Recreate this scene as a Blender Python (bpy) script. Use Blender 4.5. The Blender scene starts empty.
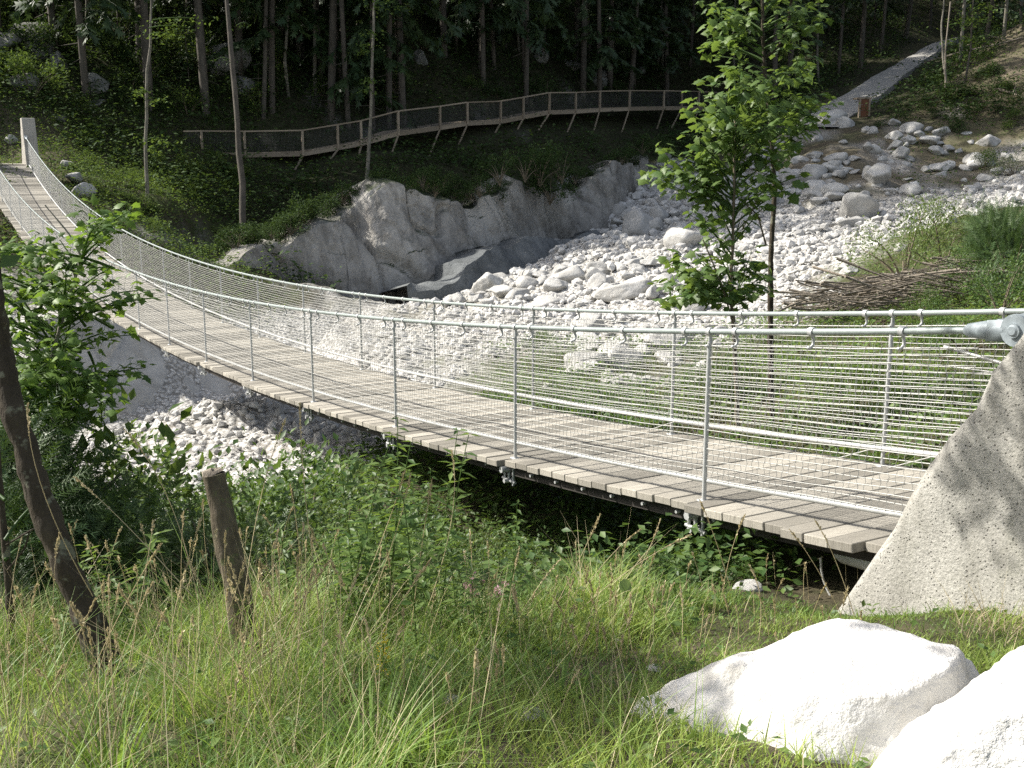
import bpy, math, random
import numpy as np
from mathutils import Matrix, Vector, Euler
random.seed(7)
RNG = np.random.default_rng(11)
SC = bpy.context.scene
COL = SC.collection
pi = math.pi

# ---------------------------------------------------------------- camera maths (site survey: picture direction + distance -> ground point)
FPX, PITCH = 1132.0, 0.204
CP, SP = math.cos(PITCH), math.sin(PITCH)
def at(x, y, Y):
    a, b = (x - 512) / FPX, -(y - 384) / FPX
    k = Y / (CP + b * SP)
    return np.array([a * k, Y, (-SP + b * CP) * k])
def project(P):
    P = np.asarray(P, float).reshape(-1, 3)
    d = P[:, 1] * CP - P[:, 2] * SP
    u = P[:, 1] * SP + P[:, 2] * CP
    return 512 + FPX * P[:, 0] / d, 384 - FPX * u / d, d

# ---------------------------------------------------------------- noise
def _h(i, j, k, s):
    n = (i * 374761393 + j * 668265263 + k * 2147483647 + s * 1274126177) & 0xFFFFFFFF
    n = ((n ^ (n >> 13)) * 1274126177) & 0xFFFFFFFF
    n = ((n ^ (n >> 16)) * 2246822519) & 0xFFFFFFFF
    return ((n ^ (n >> 15)) & 0xFFFF) / 65535.0
def vnoise(P, s=0):
    P = np.asarray(P, float)
    I = np.floor(P).astype(np.int64); f = P - I; f = f * f * (3 - 2 * f)
    r = 0
    for a in (0, 1):
        for b in (0, 1):
            for c in (0, 1):
                w = (f[:, 0] if a else 1 - f[:, 0]) * (f[:, 1] if b else 1 - f[:, 1]) * (f[:, 2] if c else 1 - f[:, 2])
                r = r + w * _h(I[:, 0] + a, I[:, 1] + b, I[:, 2] + c, s)
    return r * 2 - 1
def fbm(P, oct=4, s=0, gain=.5):
    r = 0; a = 1.; P = np.asarray(P, float)
    for o in range(oct):
        r = r + a * vnoise(P, s + o); P = P * 2.03 + 7.1; a *= gain
    return r
def cells(P, s=0):
    # distance to the nearest and second nearest cell point, and the cell's random value
    P = np.asarray(P, float); I = np.floor(P).astype(np.int64)
    d1 = np.full(len(P), 9.); d2 = np.full(len(P), 9.); v = np.zeros(len(P))
    for a in (-1, 0, 1):
        for b in (-1, 0, 1):
            for c in (-1, 0, 1):
                J = I + np.array([a, b, c])
                q = np.stack([J[:, m] + _h(J[:, 0], J[:, 1], J[:, 2], s + 11 * m) for m in range(3)], 1)
                d = np.linalg.norm(P - q, axis=1)
                nearer = d < d1
                d2 = np.where(nearer, d1, np.minimum(d2, d)); 
                v = np.where(nearer, _h(J[:, 0], J[:, 1], J[:, 2], s + 77), v)
                d1 = np.minimum(d1, d)
    return d1, d2, v

# ---------------------------------------------------------------- mesh building
class MB:
    def __init__(s): s.V = []; s.F3 = []; s.F4 = []; s.R = []; s.n = 0
    def add(s, V, F, rnd=None):
        V = np.asarray(V, float).reshape(-1, 3); F = np.asarray(F, np.int64)
        (s.F3 if F.shape[1] == 3 else s.F4).append(F + s.n)
        s.V.append(V)
        r = np.zeros(len(V)) if rnd is None else np.broadcast_to(np.asarray(rnd, float), (len(V),))
        s.R.append(r); s.n += len(V)
        return s
    def build(s, name, mat, parent=None, smooth=True, extra=None, local=False):
        me = bpy.data.meshes.new(name)
        V = np.concatenate(s.V) if s.V else np.zeros((0, 3))
        q = parent; off = np.zeros(3)
        while q is not None and not local: off = off + np.array(q.location); q = q.parent
        V = V - off
        F3 = np.concatenate(s.F3) if s.F3 else np.zeros((0, 3), np.int64)
        F4 = np.concatenate(s.F4) if s.F4 else np.zeros((0, 4), np.int64)
        me.vertices.add(len(V)); me.vertices.foreach_set('co', V.astype(np.float32).ravel())
        lv = np.concatenate([F3.ravel(), F4.ravel()]).astype(np.int32)
        me.loops.add(len(lv)); me.loops.foreach_set('vertex_index', lv)
        st = np.concatenate([np.arange(len(F3)) * 3, len(F3) * 3 + np.arange(len(F4)) * 4]).astype(np.int32)
        me.polygons.add(len(st)); me.polygons.foreach_set('loop_start', st)
        me.polygons.foreach_set('use_smooth', np.full(len(st), bool(smooth)))
        me.update(calc_edges=True); me.validate()
        a = me.attributes.new('rnd', 'FLOAT', 'POINT'); a.data.foreach_set('value', np.concatenate(s.R).astype(np.float32))
        if extra:
            for k, v in extra.items():
                a = me.attributes.new(k, 'FLOAT', 'POINT'); a.data.foreach_set('value', np.asarray(v, np.float32))
        me.materials.append(mat)
        return link(bpy.data.objects.new(name, me), parent)
def link(o, parent=None):
    COL.objects.link(o)
    if parent is not None: o.parent = parent
    return o
def empty(name, loc=(0, 0, 0)):
    o = bpy.data.objects.new(name, None); o.location = loc; o.empty_display_size = .2
    return link(o)
def tag(o, label=None, cat=None, group=None, kind=None):
    for k, v in (('label', label), ('category', cat), ('group', group), ('kind', kind)):
        if v: o[k] = v
    return o
def copy_thing(o, label=None, group=None):
    c = o.copy(); COL.objects.link(c)
    for ch in list(o.children):
        d = ch.copy(); COL.objects.link(d); d.parent = c; d.matrix_parent_inverse = ch.matrix_parent_inverse
        for g in list(ch.children):
            e = g.copy(); COL.objects.link(e); e.parent = d; e.matrix_parent_inverse = g.matrix_parent_inverse
    if label: c['label'] = label
    if group: c['group'] = group
    return c

BOXF = np.array([[0, 3, 2, 1], [4, 5, 6, 7], [0, 1, 5, 4], [1, 2, 6, 5], [2, 3, 7, 6], [3, 0, 4, 7]])
def box(mb, c, ax, ay, az, rnd=0):
    c, ax, ay, az = (np.asarray(q, float) for q in (c, ax, ay, az))
    v = [c + sx * ax + sy * ay + sz * az for sz in (-1, 1) for sx, sy in ((-1, -1), (1, -1), (1, 1), (-1, 1))]
    mb.add(v, BOXF, rnd)
def tube(mb, pts, rad, sides=6, rnd=0, cap=True, rough=0, seed=0):
    pts = np.asarray(pts, float); n = len(pts)
    rad = np.broadcast_to(np.asarray(rad, float), (n,))
    t = np.gradient(pts, axis=0); t /= np.linalg.norm(t, axis=1)[:, None] + 1e-12
    ref = np.eye(3)[np.argmin(np.abs(t).max(0))]
    u = np.cross(t, ref); u /= np.linalg.norm(u, axis=1)[:, None] + 1e-12
    w = np.cross(t, u)
    a = np.arange(sides) / sides * 2 * pi
    V = pts[:, None, :] + rad[:, None, None] * (np.cos(a)[None, :, None] * u[:, None, :] + np.sin(a)[None, :, None] * w[:, None, :])
    V = V.reshape(-1, 3)
    if rough:
        V = V + (V - np.repeat(pts, sides, 0)) * (fbm(V * (1.2 / rad.max()) * .35, 3, seed) * rough)[:, None]
    i = np.arange(n - 1)[:, None] * sides; j = np.arange(sides)[None, :]; k = (j + 1) % sides
    F = np.stack([i + j, i + k, i + sides + k, i + sides + j], -1).reshape(-1, 4)
    mb.add(V, F, rnd)
    if cap:
        for e, base in ((0, 0), (1, (n - 1) * sides)):
            c = pts[0] if e == 0 else pts[-1]
            ring = V[base:base + sides]
            jj = np.arange(sides)
            f = np.stack([np.full(sides, sides), jj, (jj + 1) % sides], 1)
            if e == 0: f = f[:, ::-1]
            mb.add(np.vstack([ring, c]), f, rnd)
def bez(a, b, c, n=8):
    t = np.linspace(0, 1, n)[:, None]; a, b, c = (np.asarray(q, float) for q in (a, b, c))
    return (1 - t) ** 2 * a + 2 * t * (1 - t) * b + t * t * c
def unit(v):
    v = np.asarray(v, float); return v / (np.linalg.norm(v, axis=-1, keepdims=True) + 1e-12)
def scatter(mb, T, F, pos, tip, nrm, size, rnd):
    """copies of template T (x across, y along the tip, z normal) at pos"""
    pos = np.asarray(pos, float); m = len(pos)
    y = unit(tip); x = unit(np.cross(y, nrm)); z = np.cross(x, y)
    size = np.broadcast_to(np.asarray(size, float), (m,))
    V = pos[:, None, :] + size[:, None, None] * (T[None, :, 0:1] * x[:, None, :] + T[None, :, 1:2] * y[:, None, :] + T[None, :, 2:3] * z[:, None, :])
    Fa = (np.asarray(F)[None] + (np.arange(m) * len(T))[:, None, None]).reshape(-1, len(F[0]))
    mb.add(V.reshape(-1, 3), Fa, np.repeat(np.broadcast_to(rnd, (m,)), len(T)))
# leaf templates
_tw = []
for _k in range(11):
    for _s in (-1, 1):
        _y = .04 + _k * .085; _l = .20 * (1 - .45 * _k / 11)
        _tw += [[0, _y - .016, 0], [0, _y + .016, 0], [_s * _l, _y + .11, .03 * (_k % 3 - 1)]]
_tw += [[-.012, 0, 0], [.012, 0, 0], [0, 1.05, 0]]
T_TWIG = np.array(_tw); F_TWIG = [[3 * _i, 3 * _i + 1, 3 * _i + 2] for _i in range(len(_tw) // 3)]
T_LEAF = np.array([[0, 0, 0], [.26, .42, .05], [0, 1, -.08], [-.26, .42, .05], [0, .45, -.03]])
F_LEAF = [[0, 1, 4], [1, 2, 4], [2, 3, 4], [3, 0, 4]]
_mp = [(0, 0), (.42, -.06), (.30, .20), (.62, .38), (.33, .48), (.30, .62), (.0, 1.0), (-.30, .62), (-.33, .48), (-.62, .38), (-.30, .20), (-.42, -.06)]
T_MAPLE = np.array([(x, y, -.25 * abs(x) - .12 * y * y) for x, y in _mp] + [(0, .36, .04)])
F_MAPLE = [[12, i, (i + 1) % 12] for i in range(12)]
T_SPRAY = np.array([[-.03, 0, 0], [.03, 0, 0], [.22, .35, -.05], [-.22, .35, -.05], [.16, .75, -.1], [-.16, .75, -.1], [.02, 1, -.2], [-.02, 1, -.2]])
F_SPRAY = [[0, 1, 2, 3], [3, 2, 4, 5], [5, 4, 6, 7]]
T_FAN = np.array([[0, 0, 0], [.13, .3, 0], [.0, .28, 0], [.3, .6, -.05], [.09, .5, -.02], [.28, .86, -.08], [.03, .75, -.05], [0, 1.05, -.1], [-.06, .72, -.05], [-.28, .84, -.08], [-.1, .5, -.02], [-.32, .56, -.05], [-.03, .28, 0], [-.14, .28, 0]])
F_FAN = [[0, 1, 2], [2, 3, 4], [4, 5, 6], [6, 7, 8], [8, 9, 10], [10, 11, 12], [12, 13, 0], [0, 2, 12], [2, 4, 12], [4, 10, 12], [4, 6, 10], [6, 8, 10]]

# ---------------------------------------------------------------- materials
def newmat(name):
    m = bpy.data.materials.new(name); m.use_nodes = True; nt = m.node_tree; nt.nodes.clear()
    out = nt.nodes.new('ShaderNodeOutputMaterial')
    return m, nt, out
class N:
    def __init__(s, nt): s.nt = nt
    def n(s, t, **kw):
        o = s.nt.nodes.new(t)
        for k, v in kw.items():
            if k in o.inputs: s.set(o.inputs[k], v)
            else: setattr(o, k, v)
        return o
    def set(s, inp, v):
        if isinstance(v, bpy.types.NodeSocket): s.nt.links.new(v, inp)
        else: inp.default_value = v
    def coords(s, scale=1.0, kind='Object'):
        tc = s.n('ShaderNodeTexCoord'); mp = s.n('ShaderNodeMapping')
        s.nt.links.new(tc.outputs[kind], mp.inputs['Vector'])
        mp.inputs['Scale'].default_value = (scale, scale, scale) if not hasattr(scale, '__len__') else scale
        return mp.outputs[0]
    def noise(s, vec, scale, detail=4, rough=.6, dist=0.):
        o = s.n('ShaderNodeTexNoise'); s.set(o.inputs['Vector'], vec)
        o.inputs['Scale'].default_value = scale; o.inputs['Detail'].default_value = detail; o.inputs['Roughness'].default_value = rough
        o.inputs['Distortion'].default_value = dist
        return o.outputs['Fac']
    def voro(s, vec, scale, feature='F1'):
        o = s.n('ShaderNodeTexVoronoi'); o.feature = feature; s.set(o.inputs['Vector'], vec); o.inputs['Scale'].default_value = scale
        return o.outputs['Distance']
    def ramp(s, fac, stops):
        o = s.n('ShaderNodeValToRGB'); s.set(o.inputs[0], fac)
        e = o.color_ramp.elements
        while len(e) < len(stops): e.new(.5)
        for a, (p, c) in zip(e, stops):
            a.position = p; a.color = tuple(c) + (1,) if hasattr(c, '__len__') else (c, c, c, 1)
        return o.outputs[0]
    def mix(s, f, a, b, mode='MIX'):
        o = s.n('ShaderNodeMix'); o.data_type = 'RGBA'; o.blend_type = mode
        s.set(o.inputs[0], f)
        for i, v in ((6, a), (7, b)):
            if not isinstance(v, bpy.types.NodeSocket): v = tuple(v) + (1,) if len(v) == 3 else v
            s.set(o.inputs[i], v)
        return o.outputs[2]
    def math(s, op, a, b=0.):
        o = s.n('ShaderNodeMath'); o.operation = op; s.set(o.inputs[0], a); s.set(o.inputs[1], b); return o.outputs[0]
    def attr(s, name):
        o = s.n('ShaderNodeAttribute'); o.attribute_name = name; return o.outputs['Fac']
    def bump(s, h, strength=.5, dist=.02):
        o = s.n('ShaderNodeBump'); s.set(o.inputs['Height'], h); o.inputs['Strength'].default_value = strength; o.inputs['Distance'].default_value = dist
        return o.outputs[0]
    def bsdf(s, out, col, rough=.8, metal=0., bump=None, spec=.3):
        b = s.n('ShaderNodeBsdfPrincipled')
        s.set(b.inputs['Base Color'], tuple(col) + (1,) if not isinstance(col, bpy.types.NodeSocket) else col)
        s.set(b.inputs['Roughness'], rough); b.inputs['Metallic'].default_value = metal
        b.inputs['Specular IOR Level'].default_value = spec
        if bump is not None: s.nt.links.new(bump, b.inputs['Normal'])
        s.nt.links.new(b.outputs[0], out.inputs[0]); return b
def m_leaf(name, c1, c2, trans=.4, tc=None, rough=.5, spec=.35):
    m, nt, out = newmat(name); k = N(nt)
    r = k.attr('rnd')
    c = k.mix(r, c1, c2)
    b = k.n('ShaderNodeBsdfPrincipled'); k.set(b.inputs['Base Color'], c); b.inputs['Roughness'].default_value = rough; b.inputs['Specular IOR Level'].default_value = spec
    t = k.n('ShaderNodeBsdfTranslucent'); k.set(t.inputs[0], k.mix(.5, c, tc or (c2[0] * 1.6, c2[1] * 1.5, c2[2] * .7)))
    mx = k.n('ShaderNodeMixShader'); mx.inputs[0].default_value = trans
    nt.links.new(b.outputs[0], mx.inputs[1]); nt.links.new(t.outputs[0], mx.inputs[2]); nt.links.new(mx.outputs[0], out.inputs[0])
    return m
def m_bark(name, c1, c2, scale=9, lichen=None):
    m, nt, out = newmat(name); k = N(nt)
    v = k.coords((scale, scale, scale * .3)); f = k.noise(v, 1.5, 6, .7)
    c = k.ramp(f, [(.3, c1), (.7, c2)])
    if lichen: c = k.mix(k.ramp(k.noise(k.coords(1), 14, 3), [(.58, 0), (.66, 1)]), c, lichen)
    k.bsdf(out, c, .9, bump=k.bump(f, .9, .03)); return m
def m_rock(name, c_lo, c_hi, scale=1., stain=(.30, .27, .22), stain_amt=.5, crack=.5, bump=.6, speck=False, moss=None, bd=.06, streak=0.):
    m, nt, out = newmat(name); k = N(nt)
    v = k.coords(scale)
    f = k.noise(v, 1.1, 8, .62); g = k.noise(v, 5.5, 6, .65); h = k.noise(v, 26, 4, .6)
    c = k.mix(k.ramp(f, [(.32, 0), (.68, 1)]), c_lo, c_hi)
    c = k.mix(k.math('MULTIPLY', k.ramp(g, [(.48, 0), (.72, 1)]), stain_amt), c, stain)
    vor = k.voro(k.mix(.25, v, k.n('ShaderNodeTexNoise', Vector=v, Scale=1.6).outputs['Color']), 2.2, 'DISTANCE_TO_EDGE')
    cr = k.ramp(vor, [(0., 1), (.045, 0)])
    c = k.mix(k.math('MULTIPLY', cr, crack), c, tuple(q * .35 for q in c_lo))
    if moss:
        geo = k.n('ShaderNodeNewGeometry'); sx = k.n('ShaderNodeSeparateXYZ'); nt.links.new(geo.outputs['Normal'], sx.inputs[0])
        mm = k.math('MULTIPLY', k.ramp(sx.outputs[2], [(.6, 0), (.85, 1)]), k.ramp(f, [(.46, 0), (.58, 1)]))
        c = k.mix(mm, c, moss)
    r = k.attr('rnd')
    oi = k.n('ShaderNodeObjectInfo')
    c = k.mix(k.math('MULTIPLY', k.math('FRACT', k.math('ADD', oi.outputs['Random'], r)), .42), c, tuple(q * .62 for q in c_lo))
    hh = k.math('ADD', k.math('MULTIPLY', g, .7), k.math('MULTIPLY', h, .35))
    hh = k.math('SUBTRACT', hh, k.math('MULTIPLY', cr, crack * .6))
    if streak:
        sf = k.noise(k.coords((.9, .9, .09)), 1.3, 6, .7); c = k.mix(k.math('MULTIPLY', k.ramp(sf, [(.46, 0), (.68, 1)]), streak), c, tuple(q * .4 for q in c_lo))
    k.bsdf(out, c, .92, bump=k.bump(hh, bump, bd), spec=.2); return m
M = {}
M['limestone'] = m_rock('pale_limestone', (.33, .325, .305), (.60, .59, .56), .8, crack=.10)
M['white_rock'] = m_rock('white_limestone', (.50, .49, .46), (.76, .75, .72), 1.6, stain=(.36, .33, .27), stain_amt=.5, crack=.0, bump=.9, bd=.035)
M['cliff'] = m_rock('cliff_limestone', (.22, .21, .19), (.47, .45, .41), .22, stain=(.17, .15, .12), stain_amt=.8, crack=.08, bump=.8, bd=.3, moss=(.035, .05, .02), streak=.75)
M['darkrock'] = m_rock('dark_grey_rock', (.085, .092, .095), (.19, .20, .20), .5, stain=(.05, .055, .05), stain_amt=.6, crack=.1, bump=.8, bd=.15)  # dark grey tone for the shelf, deeper than the cliff rock
M['outcrop'] = m_rock('mossy_outcrop', (.14, .14, .125), (.36, .355, .33), .5, stain=(.07, .08, .05), stain_amt=.9, crack=.5, moss=(.03, .05, .015), bd=.12)
M['pebble'] = m_rock('gravel_stone', (.38, .37, .35), (.66, .65, .62), 1.6, stain_amt=.35, crack=.0)
# concrete with pits
def m_concrete(name, a, b):
    m, nt, out = newmat(name); k = N(nt); v = k.coords(1)
    f = k.noise(v, 2.2, 6, .6); g = k.noise(v, 55, 3, .7); p = k.voro(v, 42); q = k.voro(v, 90)
    c = k.mix(k.ramp(f, [(.3, 0), (.7, 1)]), a, b)
    pit = k.ramp(p, [(.10, 1), (.22, 0)])
    c = k.mix(k.math('MULTIPLY', k.ramp(g, [(.35, 1), (.6, 0)]), .45), c, tuple(x * .55 for x in a))
    c = k.mix(k.math('MULTIPLY', pit, .75), c, (.12, .11, .10))
    c = k.mix(k.math('MULTIPLY', k.ramp(k.noise(v, 3.7, 5, .7, .5), [(.56, 0), (.75, 1)]), .5), c, (.20, .20, .15))
    c = k.mix(k.math('MULTIPLY', k.ramp(k.noise(k.coords((2.6, 2.6, .35)), 2.2, 5, .7), [(.48, 0), (.7, 1)]), .5), c, (.17, .165, .14))
    hh = k.math('SUBTRACT', k.math('MULTIPLY', g, .8), pit)
    k.bsdf(out, c, .95, bump=k.bump(hh, .8, .012), spec=.15); return m
M['concrete'] = m_concrete('rough_concrete', (.30, .29, .26), (.44, .43, .39))
M['pylon'] = m_concrete('pylon_concrete', (.36, .34, .30), (.46, .44, .39))
def m_metal(name, c, rough=.45, metal=.55, var=.12):
    m, nt, out = newmat(name); k = N(nt); v = k.coords(1)
    f = k.noise(v, 30, 4, .7)
    col = k.mix(k.ramp(f, [(.35, 0), (.7, 1)]), tuple(x * (1 - var * 1.5) for x in c), c)
    k.bsdf(out, col, k.math('ADD', k.math('MULTIPLY', f, .25), rough - .12), metal, spec=.5); return m
M['galv'] = m_metal('galvanised_steel', (.47, .48, .47), .5, .25)
M['wire'] = m_metal('galvanised_wire', (.47, .47, .44), .5, .2)
M['cable'] = m_metal('painted_cable', (.28, .32, .305), .5, .2)
M['socket'] = m_metal('grey_painted_casting', (.27, .31, .33), .5, .1, .2)
M['darksteel'] = m_metal('dark_steel', (.10, .10, .10), .6, .3)
def m_wood(name, a, b, dark, scale=(3, 3, 3)):
    m, nt, out = newmat(name); k = N(nt); v = k.coords(1)
    r = k.attr('rnd')
    f = k.noise(v, 2.5, 6, .7); g = k.noise(k.coords(scale), 8, 5, .7)
    c = k.mix(r, a, b)
    c = k.mix(k.math('MULTIPLY', k.ramp(g, [(.45, 0), (.75, 1)]), .6), c, dark)
    c = k.mix(k.math('MULTIPLY', k.ramp(f, [(.5, 0), (.8, 1)]), .5), c, tuple(x * .7 for x in a))
    k.bsdf(out, c, .85, bump=k.bump(g, .5, .008), spec=.2); return m
M['plank'] = m_wood('weathered_plank', (.165, .155, .132), (.40, .375, .32), (.09, .08, .065), (1.2, 14, 1))
M['beam'] = m_wood('dark_beam', (.05, .045, .04), (.09, .08, .07), (.03, .03, .025))
M['walkwood'] = m_wood('brown_timber', (.25, .205, .15), (.36, .30, .225), (.13, .10, .07))
M['redboard'] = m_wood('reddish_board', (.13, .06, .035), (.18, .08, .045), (.1, .05, .03))
M['oldpost'] = m_bark('weathered_post_wood', (.055, .045, .03), (.17, .14, .095), 14, (.12, .13, .06))
M['bark'] = m_bark('dark_bark', (.028, .022, .015), (.075, .06, .04), 10, (.17, .17, .12))
M['barkgrey'] = m_bark('grey_bark', (.09, .085, .065), (.23, .21, .17), 8, (.05, .06, .035))
M['barkforest'] = m_bark('forest_bark', (.05, .045, .036), (.12, .105, .085), 5)
M['stem'] = m_bark('twig_bark', (.10, .08, .05), (.20, .17, .12), 20)
M['palestem'] = m_bark('pale_twig', (.22, .20, .16), (.34, .31, .26), 20)
M['dead'] = m_bark('dead_wood', (.12, .10, .075), (.31, .27, .215), 12)
M['maple'] = m_leaf('maple_leaf', (.055, .11, .026), (.14, .21, .055), .42)
M['shrub'] = m_leaf('shrub_leaf', (.055, .115, .022), (.15, .24, .045), .45)
M['bush'] = m_leaf('bush_leaf', (.04, .09, .022), (.11, .175, .045), .38)
M['willow'] = m_leaf('willow_leaf', (.075, .12, .035), (.13, .18, .055), .36)
M['spruce'] = m_leaf('spruce_needle', (.035, .075, .022), (.075, .125, .035), .2)
M['needle'] = m_leaf('needle_spray', (.018, .040, .014), (.045, .075, .024), .18)
M['under'] = m_leaf('undergrowth_leaf', (.035, .075, .018), (.115, .17, .042), .36, None, .75, .15)  # brighter leaf copy, sunlight of the left slope put into its colour
M['darkleaf'] = m_leaf('dark_forest_leaf', (.022, .046, .014), (.06, .098, .028), .25, None, .75, .15)
M['grass'] = m_leaf('grass_blade', (.105, .195, .036), (.33, .42, .10), .42, (.42, .50, .10))
M['lush'] = m_leaf('lush_grass_blade', (.09, .18, .034), (.22, .33, .075), .40)
M['straw'] = m_leaf('straw', (.40, .33, .18), (.58, .50, .31), .25, (.6, .5, .28))
M['herb'] = m_leaf('herb_leaf', (.05, .105, .025), (.16, .235, .06), .4)
M['butterbur'] = m_leaf('butterbur_leaf', (.12, .19, .07), (.18, .26, .11), .35)
M['yellow'] = m_leaf('yellow_petal', (.60, .46, .02), (.70, .58, .05), .2)
M['pink'] = m_leaf('pink_petal', (.46, .26, .34), (.58, .40, .46), .2)
# ground: masks say which material lies where
def m_ground():
    m, nt, out = newmat('ground_surface'); k = N(nt); v = k.coords(1)
    gr, fo, di = k.attr('gravel'), k.attr('forest'), k.attr('dirt')
    f = k.noise(v, .6, 6, .65); g = k.noise(v, 7, 6, .7); h = k.noise(v, 38, 4, .7)
    soil = k.mix(k.ramp(g, [(.35, 0), (.7, 1)]), (.045, .04, .025), (.10, .085, .055))
    soil = k.mix(k.ramp(f, [(.4, 0), (.65, 1)]), soil, (.055, .075, .025))
    dirt = k.mix(k.ramp(g, [(.35, 0), (.7, 1)]), (.09, .075, .052), (.21, .175, .125))
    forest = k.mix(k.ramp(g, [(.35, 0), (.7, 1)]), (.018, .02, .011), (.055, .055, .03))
    vo = k.n('ShaderNodeTexVoronoi', Vector=v, Scale=9.); vo2 = k.n('ShaderNodeTexVoronoi', Vector=v, Scale=3.2)
    sx = k.n('ShaderNodeSeparateColor'); nt.links.new(vo.outputs['Color'], sx.inputs[0])
    grav = k.mix(sx.outputs[0], (.40, .39, .365), (.66, .65, .62))
    grav = k.mix(k.ramp(vo.outputs['Distance'], [(.35, 0), (.75, 1)]), grav, (.24, .23, .21))
    grav = k.mix(k.ramp(f, [(.52, 0), (.8, .7)]), grav, (.30, .27, .22))
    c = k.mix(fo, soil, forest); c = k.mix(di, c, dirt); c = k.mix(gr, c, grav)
    hh = k.math('ADD', k.math('MULTIPLY', g, .5), k.math('MULTIPLY', k.math('SUBTRACT', 1., vo.outputs['Distance']), k.math('MULTIPLY', gr, .8)))
    hh = k.math('ADD', hh, k.math('MULTIPLY', h, .25))
    k.bsdf(out, c, .97, bump=k.bump(hh, .9, .08), spec=.1); return m
M['ground'] = m_ground()
def m_path():
    m, nt, out = newmat('gravel_path'); k = N(nt); v = k.coords(1)
    g = k.noise(v, 5, 6, .7)
    k.bsdf(out, k.mix(k.ramp(g, [(.35, 0), (.7, 1)]), (.22, .21, .19), (.37, .36, .33)), .95, bump=k.bump(g, .5, .03)); return m
M['path'] = m_path()
# ================================================================ TERRAIN
A = at
CT = []   # x y z gravel forest dirt
def c(P, g=0, f=0, d=0): CT.append((P[0], P[1], P[2], g, f, d))
def w(x, y, z, g=0, f=0, d=0): CT.append((x, y, z, g, f, d))
for x, z in ((-10, -2.2), (-3, -1.9), (0, -1.7), (3, -1.5), (10, -1.0)): w(x, -1.0, z)
for x in (-40, -12, 0, 12, 40): w(x, -12, -1.4)
for x in (-120, 0, 120): w(x, -120, 2)
c(A(512, 768, 3)); c(A(900, 764, 3.0)); c(A(660, 720, 3.5)); c(A(100, 760, 3.2)); c(A(30, 690, 4.2)); c(A(600, 610, 4.9))
c(A(430, 615, 5.3)); c(A(300, 625, 5.3)); c(A(200, 645, 4.9)); c(A(845, 626, 5.55)); c(A(950, 590, 5.0)); w(3.2, 4.2, -1.9); w(4.5, 5, -1.7); w(3.0, 6.2, -2.15)
c(A(600, 580, 5.5)); c(A(450, 595, 6.1)); c(A(300, 590, 6.3)); c(A(150, 605, 5.9)); c(A(720, 575, 5.9))
w(0, 8, -3.6); w(-.5, 7.6, -3.5); w(.3, 8.8, -3.75); w(-2, 9, -4.1); w(-5, 9, -4.7); w(-8, 10, -5.3); w(1.5, 7.8, -2.95); w(1, 10, -3.35); w(-4, 6, -3.0); w(-8, 5, -3.6)
c(A(250, 402, 20), 1); c(A(170, 415, 20), 1); c(A(100, 442, 20), 1); c(A(310, 400, 20), 1); c(A(200, 470, 15), 1); c(A(200, 530, 12), .4); c(A(390, 495, 11), .12); c(A(330, 440, 16), 1)
w(-9, 25, -7.0, 1); w(-4, 27, -6.0, 1); w(-13, 22, -7.8, 1); w(-3, 34, -5.6, 1); w(-20, 22, -8.5, 1); w(-40, 22, -10, 1)
c(A(130, 435, 30), 1); c(A(160, 335, 35), .9); c(A(230, 400, 35), 1); c(A(330, 355, 38), 1)
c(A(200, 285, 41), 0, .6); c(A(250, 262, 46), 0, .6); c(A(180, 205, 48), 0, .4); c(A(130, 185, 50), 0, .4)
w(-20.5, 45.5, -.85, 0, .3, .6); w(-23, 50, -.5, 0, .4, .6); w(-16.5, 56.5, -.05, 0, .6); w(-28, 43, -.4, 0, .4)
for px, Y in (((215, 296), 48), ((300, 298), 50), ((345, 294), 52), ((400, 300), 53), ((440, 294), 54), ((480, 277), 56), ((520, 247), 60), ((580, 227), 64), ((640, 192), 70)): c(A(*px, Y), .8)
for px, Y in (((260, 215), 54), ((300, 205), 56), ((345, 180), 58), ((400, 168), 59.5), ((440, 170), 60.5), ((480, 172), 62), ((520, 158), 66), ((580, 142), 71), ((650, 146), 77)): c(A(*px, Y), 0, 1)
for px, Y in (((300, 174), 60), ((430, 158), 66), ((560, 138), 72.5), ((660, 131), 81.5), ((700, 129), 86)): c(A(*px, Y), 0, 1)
c(A(560, 277, 44), .6, 0, .5); c(A(500, 292, 42), .6, 0, .5); c(A(620, 302, 36), 1); c(A(700, 292, 36), 1); c(A(800, 262, 40), 1); c(A(900, 245, 40), 1)
c(A(800, 232, 48), 1); c(A(700, 242, 52), 1); c(A(760, 195, 58), .8, 0, .3); c(A(870, 172, 58), .2, 0, .85); c(A(800, 133, 69), .4, 0, .6); c(A(900, 128, 67), .3, 0, .7); c(A(1000, 157, 60), .4, 0, .6); c(A(820, 160, 61), .25, 0, .8); c(A(940, 165, 59), .25, 0, .8); c(A(840, 195, 54), .5, 0, .5); c(A(980, 212, 48), 1); c(A(1060, 190, 50), .8, 0, .3)
c(A(620, 238, 50), 1); c(A(560, 250, 54), 1); c(A(680, 200, 62), .9)
c(A(700, 322, 28), 1); c(A(620, 352, 24), 1); c(A(400, 345, 30), 1); c(A(330, 330, 36), 1); c(A(500, 350, 22), .35); c(A(560, 372, 19), .1); c(A(530, 385, 17), .05); c(A(560, 420, 14), .1); c(A(660, 380, 17), .6)
c(A(740, 445, 11.5)); c(A(650, 430, 12.5)); c(A(900, 450, 9.2)); c(A(990, 405, 10.5)); c(A(850, 352, 16), 0, 0, .3); c(A(980, 305, 18)); c(A(900, 294, 22), .2); c(A(950, 245, 28), .1); c(A(1015, 205, 32), .2, 0, .2); c(A(1060, 330, 13)); c(A(820, 310, 26), .9)
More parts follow.
